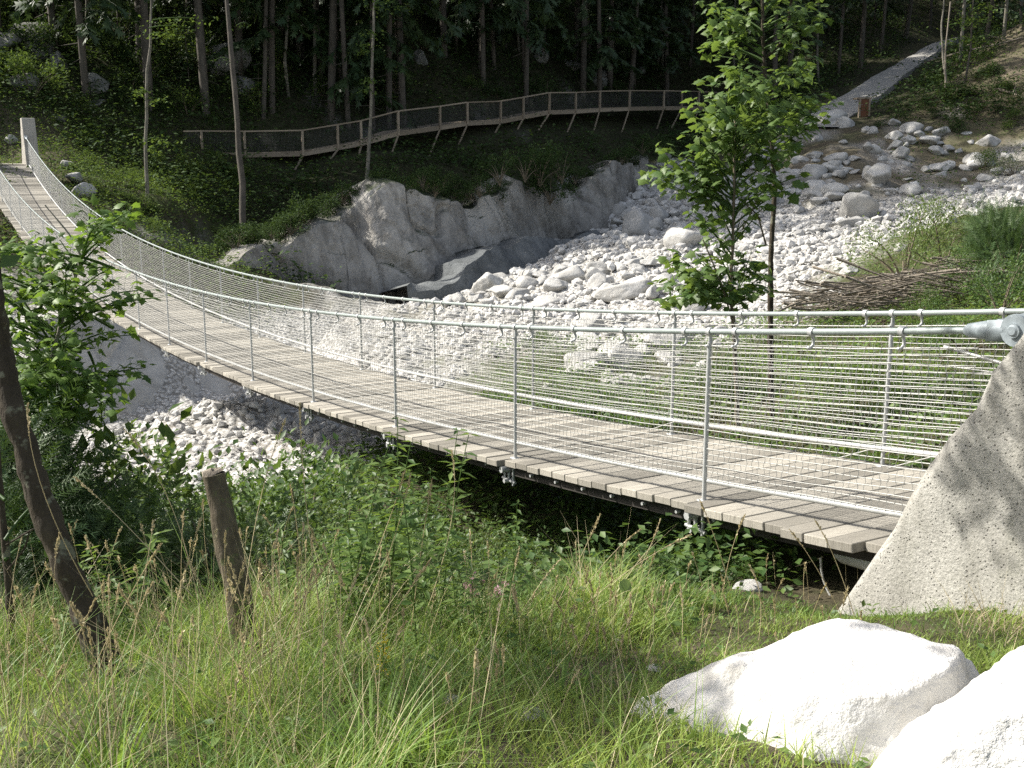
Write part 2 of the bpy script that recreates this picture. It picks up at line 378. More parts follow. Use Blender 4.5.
c(A(825, 120, 72), .1, .8); c(A(885, 112, 71), 0, 1); c(A(1000, 113, 66), 0, .5, .3); c(A(1000, 62, 72), 0, .2, .8); c(A(1020, 20, 80), 0, .2, .8); c(A(945, 60, 90), 0, .6, .4); c(A(865, 78, 83), 0, 1); c(A(940, 44, 95), 0, 1); c(A(840, 55, 92), 0, 1); c(A(765, 103, 82), 0, 1); c(A(740, 60, 92), 0, 1)
for q in ((852, 104, 76), (872, 91, 79), (893, 76, 83), (915, 62, 88), (960, 40, 102)):
    P = at(*q)
    for s_ in (-1.6, 1.6): w(P[0] + s_ * .93, P[1] - s_ * .35, P[2] - .05, 0, 1)
# slope behind the walkway and the valley sides
for px, Y, dz, dy in ((200, 62, 6.5, 6), (300, 62, 8, 7), (430, 67, 9, 8), (560, 74, 9, 9), (700, 87, 9, 9)):
    P = A(px, 140, Y); w(P[0] - 3, Y + dy, P[2] + dz, 0, 1)
for x, y, z, f in ((-30, 45, 1.0, .6), (-25, 58, 4.5, .8), (-36, 58, 10, .9), (-28, 72, 13, 1), (-55, 52, 14, .9), (-70, 30, 12, .8), (-50, 85, 30, 1), (-10, 90, 26, 1), (10, 105, 26, 1), (35, 120, 24, 1),
                   (-80, 120, 60, 1), (-20, 140, 66, 1), (40, 160, 56, 1), (90, 150, 46, 1), (-60, 230, 120, 1), (40, 260, 130, 1), (150, 220, 100, 1), (-160, 130, 90, 1),
                   (-10, 3, -3.6, 0), (-14, 14, -6, 0), (-22, 12, -6.5, 0), (-40, 8, -4, .5), (-90, 10, 10, 1), (-160, 20, 30, 1),
                   (10, 8, -1.3, 0), (20, 12, -.3, 0), (15, 20, -1.4, 0), (40, 22, 4, .5), (30, 42, 1., .3), (50, 62, 10, .6), (60, 90, 18, .8), (100, 60, 26, 1), (100, 0, 14, 1), (200, 60, 60, 1)):
    w(x, y, z, 0, f)
CT = np.array(CT)
_d = np.linalg.norm(CT[:, None, :2] - CT[None, :, :2], axis=2)
_n = len(CT)
_K = np.zeros((_n + 3, _n + 3)); _K[:_n, :_n] = -_d + np.eye(_n) * -.0
_P = np.column_stack([np.ones(_n), CT[:, :2]]); _K[:_n, _n:] = _P; _K[_n:, :_n] = _P.T
_W = np.linalg.solve(_K, np.concatenate([CT[:, 2], np.zeros(3)]))
def smoothz(XY):
    XY = np.asarray(XY, float).reshape(-1, 2); r = np.empty(len(XY))
    for a in range(0, len(XY), 20000):
        q = XY[a:a + 20000]
        d = np.sqrt(((q[:, None, :] - CT[None, :, :2]) ** 2).sum(2) + .05)
        r[a:a + 20000] = -d @ _W[:_n] + _W[_n] + q @ _W[_n + 1:]
    return r
def masks(XY):
    XY = np.asarray(XY, float).reshape(-1, 2); o = np.empty((len(XY), 3))
    for a in range(0, len(XY), 20000):
        q = XY[a:a + 20000]
        d2 = ((q[:, None, :] - CT[None, :, :2]) ** 2).sum(2)
        wt = 1 / (d2 + .02 * (1 + q[:, 1:2] ** 2 * .02)) ** 2
        o[a:a + 20000] = (wt @ CT[:, 3:6]) / wt.sum(1)[:, None]
    return o
LINE = np.array([at(*q) for q in ((185, 153.5, 57.5), (302.7, 151.7, 60), (361, 141.7, 61.5), (397.7, 131.7, 62.5), (439.3, 126, 65.5), (500, 120, 69), (548.7, 110.7, 72), (599, 108.3, 76), (663, 106.7, 81.5), (725, 108, 88))])
TRL = np.array([at(*q) for q in ((812, 131, 69.5), (826, 121, 72), (852, 104, 76), (872, 91, 79), (893, 76, 83), (915, 62, 88), (940, 46, 95), (960, 40, 102))])
def near_line(XY, L):
    d = np.full(len(XY), 99.)
    for a, b in zip(L[:-1, :2], L[1:, :2]):
        t = np.clip(((XY - a) @ (b - a)) / ((b - a) @ (b - a)), 0, 1); d = np.minimum(d, np.linalg.norm(XY - (a + t[:, None] * (b - a)), axis=1))
    return d
def zmicro(XY, mk):
    XY = np.asarray(XY, float).reshape(-1, 2)
    P = np.column_stack([XY, np.zeros(len(XY))]); R = np.hypot(XY[:, 0], XY[:, 1])
    far = np.clip((R - 6) / 40, 0, 1)
    z = fbm(P * 1.4, 4, 3) * (.035 + .10 * far) + fbm(P * .28, 4, 9) * (.04 + .55 * far * (.35 + .65 * mk[:, 1]))
    g = mk[:, 0] * np.clip((R - 8) / 12, 0, 1)
    z = z * np.clip(np.minimum(near_line(XY, LINE), near_line(XY, TRL)) / 5 - .3, .05, 1)
    z = z + g * (.16 * fbm(P * 1.9, 3, 21))
    return z
def ground(x, y):
    XY = np.column_stack([np.atleast_1d(x), np.atleast_1d(y)])
    return smoothz(XY) + zmicro(XY, masks(XY))
def g1(x, y): return float(ground([x], [y])[0])
def on(px, py, Ymin=2.0, Ymax=130., n=900):
    """first ground point along the viewing direction"""
    Ys = np.geomspace(Ymin, Ymax, n); P = np.array([at(px, py, Y) for Y in Ys])
    h = P[:, 2] - ground(P[:, 0], P[:, 1]); k = np.argmax(h < 0) if (h < 0).any() else n - 1
    return P[k]
ang = np.concatenate([np.linspace(-180, -36, 30)[:-1], np.linspace(-36, 36, 361), np.linspace(36, 180, 30)[1:]])
ang = np.radians(ang); rad = np.concatenate([[.05], np.geomspace(.8, 420, 430)])
AA, RR = np.meshgrid(ang, rad); X = (np.sin(AA) * RR).ravel(); Yv = (np.cos(AA) * RR).ravel()
XY = np.column_stack([X, Yv]); MK = masks(XY)
nz = fbm(np.column_stack([XY, np.zeros(len(XY))]) * .5, 4, 40)
MK2 = np.clip(MK + nz[:, None] * np.array([.28, .2, .25]) * (MK > .03), 0, 1)
MK2[:, 0] = np.clip((MK2[:, 0] - .25) * 2, 0, 1)
# trodden earth in the foreground
pxx, pyy, _ = project(np.column_stack([X, Yv, smoothz(XY)]))
fg = (RR.ravel() < 7) & (Yv > 1)
bare = np.exp(-(((X + .05) / .55) ** 2 + ((Yv - 3.55) / .42) ** 2)) + .3 * np.exp(-(((X - .75) / .4) ** 2 + ((Yv - 4.1) / .3) ** 2))
MK2[:, 2] = np.where(fg, np.clip(bare * 1.3 + nz * .4, 0, 1), MK2[:, 2])
Z = smoothz(XY) + zmicro(XY, MK)
na, nr = len(ang), len(rad)
i, j = np.meshgrid(np.arange(nr - 1), np.arange(na - 1), indexing='ij')
F = np.stack([i * na + j, i * na + j + 1, (i + 1) * na + j + 1, (i + 1) * na + j], -1).reshape(-1, 4)
mb = MB(); mb.add(np.column_stack([X, Yv, Z]), F[:, ::-1])
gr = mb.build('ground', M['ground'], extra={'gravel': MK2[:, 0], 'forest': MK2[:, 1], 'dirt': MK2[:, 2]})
gr['kind'] = 'structure'

# ---------------------------------------------------------------- rock cliffs
def resample(pts, n):
    pts = np.array(pts); s = np.concatenate([[0], np.cumsum(np.linalg.norm(np.diff(pts, axis=0), axis=1))])
    t = np.linspace(0, s[-1], n); return np.column_stack([np.interp(t, s, pts[:, a]) for a in range(3)])
def cliff(name, base, top, nu, nv, amp, seed, mat, below=1.2, label=None, facet=1.0, fwd=0.):
    B = resample([at(*p, Y - fwd) for p, Y in base], nu); T = resample([at(*p, Y - fwd * 2.0) for p, Y in top], nu)
    T[:, 2] += fbm(T * .5, 3, seed + 50) * .55 * min(1, fwd)
    B[:, 2] -= below; T = T + (T - B) * .06
    v = np.linspace(0, 1, nv)[:, None, None]
    vv = v ** .9
    G = B[None] * (1 - vv) + T[None] * vv
    out = unit(np.cross(np.gradient(G, axis=1), np.gradient(G, axis=0)).reshape(-1, 3))
    if out[:, 1].mean() > 0: out = -out
    P = G.reshape(-1, 3)
    Q = P * np.array([.22, .22, .16])
    d = fbm(Q * .9, 2, seed) * .7
    rd = 1 - np.abs(fbm(Q * 1.3 + 5, 3, seed + 5)) * 2
    c1, c2, cv = cells(np.column_stack([P[:, 0] * .26 + P[:, 2] * .12, P[:, 1] * .26, P[:, 2] * .06]) + fbm(Q * 2, 2, seed + 3)[:, None] * .12, seed)
    d = d + (cv - .5) * 1.5 * facet * np.clip((c2 - c1) / .22, .0, 1) - np.exp(-((c2 - c1) / .05) ** 2) * .35 + rd * .05
    c1, c2, cv = cells(P * np.array([.8, .8, .5]), seed + 2)
    d = d + (cv - .5) * .10 * facet + fbm(P * np.array([1.6, 1.6, .8]), 4, seed + 8) * .09
    edge = np.minimum(1, np.minimum(np.arange(nu), nu - 1 - np.arange(nu)) / 6.)
    vt = np.clip((1 - np.linspace(0, 1, nv)) * 8, 0, 1)
    P = P + out * (d * amp)[:, None] - out * ((1 - np.outer(vt, edge).ravel()) * .9)[:, None]
    if fwd:                                        # the ledge on top runs back into the hill
        last = P[-nu:]; P = np.vstack([P] + [last + np.array([-.5, .85, -.22]) * 1.2 * q for q in (1, 2, 3, 4)]); nv += 4
    i, j = np.meshgrid(np.arange(nv - 1), np.arange(nu - 1), indexing='ij')
    F = np.stack([i * nu + j, i * nu + j + 1, (i + 1) * nu + j + 1, (i + 1) * nu + j], -1).reshape(-1, 4)
    if out[:, 1].mean() > 0: F = F[:, ::-1]
    mb = MB(); mb.add(P, F); o = mb.build(name, mat, smooth=False); o['kind'] = 'structure'; return o
cliff('rock_face', [((205, 300), 46), ((300, 302), 49), ((345, 298), 51.5), ((400, 302), 52.5), ((440, 296), 53.5), ((480, 279), 55.5), ((520, 250), 59), ((580, 230), 63), ((650, 192), 70)],
      [((205, 262), 50), ((260, 246), 53), ((300, 232), 55), ((345, 205), 57.5), ((375, 180), 58.6), ((405, 186), 59.3), ((440, 194), 60.2), ((480, 190), 61.8), ((520, 182), 65.5), ((565, 190), 69), ((600, 168), 72), ((655, 150), 77)], 330, 90, 1.0, 3, M['cliff'], fwd=3.2)
cliff('rock_shelf', [((425, 300), 46), ((465, 292), 47), ((500, 280), 48.5), ((560, 268), 50.5), ((615, 256), 54), ((650, 240), 58)],
      [((428, 294), 47.5), ((462, 268), 50), ((490, 244), 53), ((530, 232), 55.5), ((575, 230), 59), ((640, 226), 63)], 150, 40, .35, 77, M['darkrock'], fwd=.8, below=2.6)
cliff('ravine_wall', [((20, 500), 27), ((80, 470), 28), ((130, 442), 29.5), ((200, 420), 31.5), ((260, 402), 34), ((330, 352), 40)],
      [((20, 310), 32), ((60, 305), 33), ((130, 312), 35), ((200, 318), 38), ((260, 312), 41), ((330, 296), 46)], 200, 70, .28, 31, M['limestone'], facet=.3)

# ================================================================ SUSPENSION BRIDGE
BX, BY, BTH, BS, BW = 1.238, 7.0, .521, 2.431, 1.626
BPR = [.278, -.636, 2.485, -3.223, -2.213]
DV = np.array([-math.sin(BTH), math.cos(BTH), 0]); NV = np.array([math.cos(BTH), math.sin(BTH), 0]); UP = np.array([0, 0, 1.])
def bz(i): return np.polyval(BPR, np.asarray(i, float) / 10)
def bp(i, a=0., h=0.):
    i = np.asarray(i, float)
    return np.array([BX, BY, 0]) + DV * (BS * i)[..., None] + NV * np.asarray(a, float)[..., None] + UP * (bz(i) + h)[..., None]
NB = 18
br = empty('suspension_bridge', tuple(bp(0., BW / 2)))
tag(br, 'long sagging plank footbridge hung on steel cables with wire mesh sides above the ravine', 'footbridge')
# planks, one section per bay
for b in range(-1, NB + 1):
    mb = MB(); lo, hi = b + .006, b + 1 - .006
    if b == NB: hi = b + .35
    npk = 13 if hi - lo > .9 else 4
    ed = np.linspace(lo, hi, npk + 1)
    off = (.11, .16, .13, .17)[b % 4]
    for q in range(npk):
        im = (ed[q] + ed[q + 1]) / 2; hw = (ed[q + 1] - ed[q]) / 2 * BS - .005
        a0 = -off - random.uniform(0, .012); a1 = BW + .09 + random.uniform(0, .012)
        if b == -1 and im > -.62 and im < -.40: a0 -= .06
        if b == -1 and im <= -.62: a0 += .02
        p0, p1 = bp(im - .02), bp(im + .02); dl = unit(p1 - p0)
        cc = bp(im, (a0 + a1) / 2, -.028 + random.uniform(-.004, .004))
        nn = unit(np.cross(NV, dl)) * (1 if np.cross(NV, dl)[2] > 0 else -1)
        box(mb, cc, NV * (a1 - a0) / 2, dl * hw, nn * .026, random.random())
    o = mb.build('deck_section', M['plank'], br, smooth=False)
    bv = o.modifiers.new('bevel', 'BEVEL'); bv.width = .004; bv.segments = 1
# bearers and deck cables under the planks
ii = np.linspace(-1.05, NB + .2, 160)
for a in (-.02, BW * .33, BW * .67, BW + .02):
    mb = MB(); P = bp(ii, a, -.098)
    for q in range(len(P) - 1):
        m_ = (P[q] + P[q + 1]) / 2; t = (P[q + 1] - P[q]) / 2; box(mb, m_, NV * .035, t * 1.002, np.array([0, 0, .04]))
    mb.build('bearer', M['beam'], br, smooth=False)
for a in (.25, BW - .25):
    mb = MB(); tube(mb, bp(ii, a, -.19), .02, 8); mb.build('deck_cable', M['darksteel'], br)
# bolts along the near edge bearer (bright heads)
bo0 = None
for q in np.arange(-.75, 4, 1 / 6.5):
    p = bp(q + .05, -.062, -.09)
    if bo0 is None:
        mb = MB(); tube(mb, [p * 0, -NV * .03], .012, 8); bo0 = mb.build('bolt', M['galv'], br, local=True); o = bo0
    else:
        o = bo0.copy(); COL.objects.link(o); o.parent = br
    o.location = Vector(p) - br.location
# crossbeams with hangers at every post
xb = MB(); tube(xb, [NV * -.14, NV * (BW + .14)], .028, 8)
for a in (-.06, BW + .06):
    tube(xb, [NV * a + UP * .0, NV * a - UP * .10], .014, 6); tube(xb, [NV * (a - .05) - UP * .1, NV * (a + .05) - UP * .1], .02, 6)
    tube(xb, [NV * a - UP * .1 - DV * .1, NV * a - UP * .1 + DV * .1], .014, 6); tube(xb, [NV * a + DV * .07 + UP * .02, NV * a + DV * .07 - UP * .13], .012, 6)
    tube(xb, [NV * a - DV * .07 + UP * .02, NV * a - DV * .07 - UP * .13], .012, 6)
x0 = None
for b in range(0, NB + 1):
    if x0 is None:
        x0 = xb.build('crossbeam', M['galv'], br, local=True); o = x0
    else:
        o = x0.copy(); COL.objects.link(o); o.parent = br
    o.location = Vector(bp(float(b), 0, -.085)) - br.location
# posts
pm = MB(); tube(pm, [UP * -.06, UP * 1.03], .0145, 10); tube(pm, [UP * 1.02, UP * 1.09], .009, 6)
box(pm, UP * -.005, NV * .03, DV * .035, UP * .006)
tube(pm, [UP * .13 - NV * .0, UP * .13 + NV * .028], .012, 6)
pr = None
for side in (0, BW):
    for b in range(0, NB + 1):
        if pr is None: pr = pm.build('post', M['galv'], br, local=True); o = pr
        else:
            o = pr.copy(); COL.objects.link(o); o.parent = br
        o.location = Vector(bp(float(b), side, 0)) - br.location
# hand cables, lower rails, nets, clamps
cm = MB()
th = np.linspace(0, 2 * pi, 11)
tube(cm, [DV * -.016, DV * .016], .0265, 10)
tube(cm, bez(UP * -.02, UP * -.07 + NV * .03, UP * -.085, 5), .009, 6)
tube(cm, bez(UP * -.085, UP * -.10 - NV * .02, UP * -.085 - NV * .028, 5), .008, 6)
cl0 = None
for side in (0., BW):
    i2 = np.linspace(-.80, NB + .12, 150); hr = MB()
    tube(hr, bp(i2, side, 1.1), .0185, 10)
    hrail = hr.build('hand_cable', M['cable'], br)
    lr = MB(); i3 = np.linspace(-1.0, NB + .05, 150); tube(lr, bp(i3, side + (.015 if side == 0 else -.015), .13), .0175, 8)
    lrail = lr.build('lower_rail', M['galv'], br)
    rest = MB(); nc = 0
    for b in range(-1, NB):
        for fr in (-.10, 0., .10, .38, .64):
            ic = b + fr + (1 if fr < 0 else 0)
            if ic < -.75 or (fr == 0. and b < 0): continue
            p = bp(float(ic), side, 1.1)
            if b < 8:
                if cl0 is None: cl0 = cm.build('cable_clamp', M['galv'], hrail, local=True); o = cl0
                else:
                    o = cl0.copy(); COL.objects.link(o); o.parent = hrail
                o.location = Vector(p) - br.location; nc += 1
            else:
                tube(rest, [p - DV * .016, p + DV * .016], .0265, 6); tube(rest, [p - UP * .02, p - UP * .09], .01, 4)
    o = rest.build('cable_clamp', M['galv'], hrail); o['kind'] = 'stuff'
    # woven wire net: many level wires and thinner uprights
    nb = MB(); i4 = np.linspace(-.98, NB + .05, 330); rows = 23
    for r in range(rows):
        hh = .15 + (1.01 - .15) * r / (rows - 1)
        sag = .002 * np.sin(i4 * 2 * pi * 2.2 + r * 1.7) + .003 * np.sin(i4 * 11.3 + r)
        i5 = i4
        if hh > .9: i5 = i4[i4 > -.86]; sag = sag[i4 > -.86]
        tube(nb, bp(i5, side + .004 * math.sin(r * 2.1), hh + sag), .0030 if r not in (rows - 1,) else .0045, 4, cap=False)
    nv_ = int((NB + 1) * BS / .052)
    for q in range(nv_):
        iq = -.95 + (NB + 1) * q / nv_
        k_ = np.arange(0, 24); hh = .13 + k_ * (.90 / 23); zz = iq + (.0032 if q % 2 else -.0032) * ((k_ % 2) * 2 - 1)
        tube(nb, bp(zz, side, hh), .0018, 3, cap=False)
    nb.build('wire_net', M['wire'], br)
# cable sockets at the near anchor: cone, clevis and pin
def socket(side, i0, sgn):
    s = MB(); p = bp(float(i0), side, 1.1); q = bp(float(i0 - .01 * sgn), side, 1.1); ax = unit(p - bp(float(i0 + .1 * sgn), side, 1.1))
    tube(s, [p, p + ax * .02, p + ax * .12, p + ax * .20, p + ax * .24], [.022, .034, .046, .052, .050], 14)
    e = p + ax * .30
    for kk in (-1, 1):
        cc = e + NV * .035 * kk
        tube(s, [cc - NV * .013, cc + NV * .013], .075, 18)
        box(s, p + ax * .22 + NV * .035 * kk, ax * .07, NV * .012, UP * .05)
    tube(s, [e - NV * .062, e + NV * .062], .034, 14); tube(s, [e - NV * .070, e - NV * .06], [.020, .030], 12)
    s.build('cable_socket', M['socket'], br)
    t = MB(); box(t, e + ax * .17, ax * .16, NV * .02, UP * .06); t.build('anchor_plate', M['socket'], br)
for side in (0., BW):
    socket(side, -.775, 1); 
    socket(side, NB + .10, -1)
    t = MB(); p = bp(-.46, side + .04, -.17); e = bp(-.95, side + .04, -.17)
    ax = unit(e - p); tube(t, [p, p + ax * .05, p + ax * .22, p + ax * .34, p + ax * .8], [.025, .045, .055, .085, .085], 12)
    t.build('deck_cable_socket', M['galv'], br)
# loose bright strap near the abutment, tie from the hand cable down to the net
t = MB(); tube(t, [bp(-.72, .02, 1.02), bp(-.99, .03, .86)], .009, 6); tube(t, [bp(-.74, .02, .92), bp(-.99, .03, .86)], .004, 4); t.build('net_tie', M['wire'], br)
t = MB(); tube(t, bez(bp(-.45, -.06, -.18), bp(-.44, -.02, -.42), bp(-.56, -.04, -.52), 8), .007, 5); t.build('hanging_strap', M['wire'], br)
for b, s_ in ((0.96, BW), (.02, BW), (-.2, BW)):
    t = MB()
    tube(t, bez(bp(b, s_ - .02, .13), bp(b + .1, s_ - .08, .05), bp(b + .16, s_ - .06, .0), 6), .004, 4)
    t.build('tie_wire', M['wire'], br)

# ---------------------------------------------------------------- concrete anchor blocks
def anchor(name, i_toe, sgn, a0, a1, zb, zt, run, depth, mat, label, bev=.05, amp=.012):
    bm = bmesh.new()
    base = bp(float(i_toe))[:2]
    def P(i, a, z): q = np.array([BX, BY]) + DV[:2] * BS * i + NV[:2] * a; return Vector((q[0], q[1], z))
    prof = [(i_toe, zb), (i_toe + sgn * run / BS, zt), (i_toe + sgn * (run + .38) / BS, zt), (i_toe + sgn * (run + depth) / BS, zb)]
    va = [bm.verts.new(P(i, a0, z)) for i, z in prof]; vb = [bm.verts.new(P(i, a1, z)) for i, z in prof]
    bm.faces.new(va); bm.faces.new(vb[::-1])
    for k in range(4): bm.faces.new([va[k], vb[k], vb[(k + 1) % 4], va[(k + 1) % 4]])
    bmesh.ops.recalc_face_normals(bm, faces=bm.faces)
    bmesh.ops.bevel(bm, geom=list(bm.edges), offset=bev, segments=3, profile=.5, affect='EDGES')
    for _ in range(4):
        bmesh.ops.subdivide_edges(bm, edges=[e for e in bm.edges if e.calc_length() > .07], cuts=1, use_grid_fill=True)
    bmesh.ops.triangulate(bm, faces=[f for f in bm.faces if len(f.verts) > 4])
    bm.normal_update()
    V = np.array([v.co for v in bm.verts]); Nn = np.array([v.normal for v in bm.verts])
    dd = fbm(V * 6, 4, 5) * amp + fbm(V * 1.3, 2, 8) * amp * .45
    for v, nn, d_ in zip(bm.verts, Nn, dd): v.co += Vector(nn * d_)
    c0 = V.mean(0); c0[2] = V[:, 2].min()
    for v in bm.verts: v.co -= Vector(c0)
    me = bpy.data.meshes.new(name); bm.to_mesh(me); bm.free()
    for p in me.polygons: p.use_smooth = True
    me.materials.append(mat); o = link(bpy.data.objects.new(name, me)); o.location = c0
    tag(o, label, 'concrete anchor'); return o
import bmesh
anchor('anchor_block', -.435, -1, -.25, .20, -2.95, -.05, 1.72, 2.5, M['concrete'], 'big pale pitted concrete block holding the near hand cable at the right edge', .06, .022)
anchor('anchor_block', -.62, -1, BW - .20, BW + .25, -2.85, -.85, 1.05, 1.9, M['concrete'], 'concrete block holding the cable on the far side of the near bridge end')
anchor('anchor_block', NB + .06, 1, BW - .08, BW + .42, -1.6, 1.25, .62, 1.25, M['pylon'], 'tall narrow concrete pylon with a sunlit left side at the far bridge end', .03, .006)
anchor('anchor_block', NB + .06, 1, -.42, .08, -1.6, 1.25, .62, 1.25, M['pylon'], 'left hand concrete pylon of the far bridge end', .03, .006)
# landing and path beyond the far end
def ribbon(name, pts, width, mat, lift=.05, n=60, drop=.6):
    C_ = resample(pts, n); t = np.gradient(C_, axis=0); s_ = unit(np.column_stack([t[:, 1], -t[:, 0], np.zeros(n)]))
    wd = np.interp(np.linspace(0, 1, n), np.linspace(0, 1, len(np.atleast_1d(width))), np.atleast_1d(width))[:, None] / 2
    jit = fbm(C_ * .8, 3, 61)[:, None] * .12
    L, R = C_ - s_ * (wd + jit) + UP * lift, C_ + s_ * (wd - jit) + UP * lift
    rows = np.stack([L - UP * drop - s_ * .15, L, C_ + UP * (lift + .03), R, R - UP * drop + s_ * .15], 1).reshape(-1, 3)
    i, j = np.meshgrid(np.arange(n - 1), np.arange(4), indexing='ij')
    F = np.stack([i * 5 + j, i * 5 + j + 1, (i + 1) * 5 + j + 1, (i + 1) * 5 + j], -1).reshape(-1, 4)
    mb = MB(); mb.add(rows, F); o = mb.build(name, mat, smooth=False); o['kind'] = 'structure'; return o
e = bp(NB + .33, BW / 2, -.04)
ribbon('path', [e - DV * .2, e + DV * 3, e + DV * 6 + NV * .6, np.array([-20.5, 54.5, -.2]), at(185, 153, 58)], [2.4, 2.6, 2.2, 1.6, 1.3], M['path'], .0)
# ================================================================ CLIFF WALKWAY
WK = [(185, 153.5, 57.5), (202, 153, 58), (245, 153, 59), (302.7, 151.7, 60), (337.7, 145.7, 61), (361, 141.7, 61.5), (397.7, 131.7, 62.5), (439.3, 126, 65.5), (466.7, 121.7, 67), (500, 120, 69), (522.7, 115.7, 70.5), (548.7, 110.7, 72), (575, 110, 74), (599, 108.3, 76), (628.7, 107.3, 78), (663, 106.7, 81.5), (681, 106.7, 83), (698, 106.7, 85), (725, 108, 88)]
WP = np.array([at(x, y, Y) for x, y, Y in WK])
wk = empty('cliff_walkway', tuple(WP[6])); tag(wk, 'brown timber walkway with netted railing clinging to the shaded cliff', 'walkway')
tt = np.gradient(WP, axis=0); tt[:, 2] = 0; tt = unit(tt); sd = np.column_stack([-tt[:, 1], tt[:, 0], np.zeros(len(tt))])   # towards the slope
mb = MB()
for k in range(len(WP) - 1):
    a, b = WP[k], WP[k + 1]; L = np.linalg.norm(b - a); nn = max(3, int(L / .22))
    for q in range(nn):
        f = (q + .5) / nn; m_ = a + (b - a) * f; s_ = unit(sd[k] * (1 - f) + sd[k + 1] * f)
        box(mb, m_ + s_ * .68 + UP * .0, s_ * .72, unit(b - a) * (L / nn / 2 - .006), UP * .025, random.random())
mb.build('deck', M['walkwood'], wk, smooth=False)
mb = MB()
for k in range(len(WP) - 1):
    a, b = WP[k], WP[k + 1]; d_ = (b - a) / 2
    for o_ in (.02, 1.3): box(mb, (a + b) / 2 + sd[k] * o_ - UP * .13, d_, sd[k] * .05, UP * .10, random.random())
mb.build('edge_beam', M['walkwood'], wk, smooth=False)
mb = MB()
for k in range(len(WP) - 1):
    a, b = WP[k] + UP * 1.08, WP[k + 1] + UP * 1.08
    box(mb, (a + b) / 2 - sd[k] * .0, (b - a) / 2, sd[k] * .07, UP * .035, random.random())
mb.build('handrail', M['walkwood'], wk, smooth=False)
mb = MB()
for k in range(len(WP) - 1):
    a, b = WP[k], WP[k + 1]; L = np.linalg.norm(b - a)
    for h in np.arange(.08, 1.05, .075): tube(mb, [a + UP * h + sd[k] * .03, b + UP * h + sd[k] * .03], .006, 3, cap=False)
    for q in np.arange(0, L, .075):
        m_ = a + (b - a) * q / L + sd[k] * .03; tube(mb, [m_ + UP * .03, m_ + UP * 1.05], .005, 3, cap=False)
mb.build('railing_net', M['darksteel'], wk)
for k in range(1, len(WP)):
    mb = MB(); p = WP[k]; box(mb, p + UP * .44 - sd[k] * .06, tt[k] * .055, sd[k] * .055, UP * .62, random.random()); mb.build('post', M['walkwood'], wk, smooth=False)
    mb = MB(); q = p + sd[k] * random.uniform(.1, .7) - tt[k] * random.uniform(.2, 1.3)
    q[2] = p[2] - random.uniform(1.7, 2.3); tube(mb, [p - UP * .2 - sd[k] * .02, q], .06, 6, .5); mb.build('strut', M['walkwood'], wk)

# ---------------------------------------------------------------- trail climbing into the forest on the right
TR = [at(812, 131, 69.5), at(826, 121, 72), at(852, 104, 76), at(872, 91, 79), at(893, 76, 83), at(915, 62, 88), at(940, 46, 95), at(960, 40, 102)]
for p in TR: p[2] += .1
ribbon('trail', TR, [3.0, 2.8, 2.3, 1.8, 1.5, 1.2, 1.0], M['path'], .12, 60, 1.6)
rb = empty('retaining_board', tuple(at(864, 118, 71))); tag(rb, 'small reddish timber retaining box at the foot of the forest trail', 'retaining box')
p = at(864, 110, 71); mb = MB()
for q in range(4): box(mb, p + np.array([0, 0, -.52 + q * .33]), [.25, 0, 0], [0, .09, 0], [0, 0, .155], random.random())
mb.build('board', M['redboard'], rb, smooth=False)
for sx in (-.29, .29):
    mb = MB(); box(mb, p + np.array([sx, -.02, .02]), [.05, 0, 0], [0, .11, 0], [0, 0, .66], .3); mb.build('post', M['walkwood'], rb, smooth=False)
mb = MB(); box(mb, p + np.array([0, .5, .70]), [.40, 0, 0], [0, .6, 0], [0, 0, .05], .2); mb.build('cover_plank', M['walkwood'], rb, smooth=False)

# ================================================================ ROCKS
def boulder(seed, n=4, planes=13, p=11, rough=.05, sq=(1, .85, .72)):
    r = np.random.default_rng(seed); bm = bmesh.new(); bmesh.ops.create_icosphere(bm, subdivisions=n, radius=1)
    V = np.array([v.co for v in bm.verts]); D = unit(V)
    pn = unit(r.normal(size=(planes, 3))); pd = r.uniform(.72, 1.05, planes)
    s = np.maximum(0, D @ pn.T / pd[None]) ** p
    R = s.sum(1) ** (-1 / p); R = np.minimum(R, 1.35)
    V = D * R[:, None] * np.array(sq)
    nn = D
    V = V + nn * (fbm(V * 2.2 + seed * 3.1, 4, seed) * rough + fbm(V * 9 + seed, 3, seed + 3) * rough * .28)[:, None]
    F = np.array([[v.index for v in f.verts] for f in bm.faces]); bm.free()
    return V, F
ROCKM = []
for k in range(9):
    V, F = boulder(100 + k, 4, 11 + k % 6, 15 + (k % 3) * 7, .045, (1, random.uniform(.75, 1), random.uniform(.6, .9)))
    mb = MB(); mb.add(V, F); o = mb.build('boulder', M['limestone']); me = o.data; bpy.data.objects.remove(o); ROCKM.append(me)
def rock(P, size, label, group=None, k=None, squash=1., sink=.3, mat=None, name='boulder', rotz=None, tilt=.3):
    o = bpy.data.objects.new(name, ROCKM[random.randrange(9) if k is None else k]); COL.objects.link(o)
    s = size * random.uniform(.9, 1.1)
    o.scale = (s, s * random.uniform(.8, 1.05), s * squash)
    o.rotation_euler = (random.uniform(-tilt, tilt), random.uniform(-tilt, tilt), random.uniform(0, 6.28) if rotz is None else rotz)
    o.location = (P[0], P[1], P[2] + s * squash * (.72 - sink))
    tag(o, label, 'boulder', group); return o
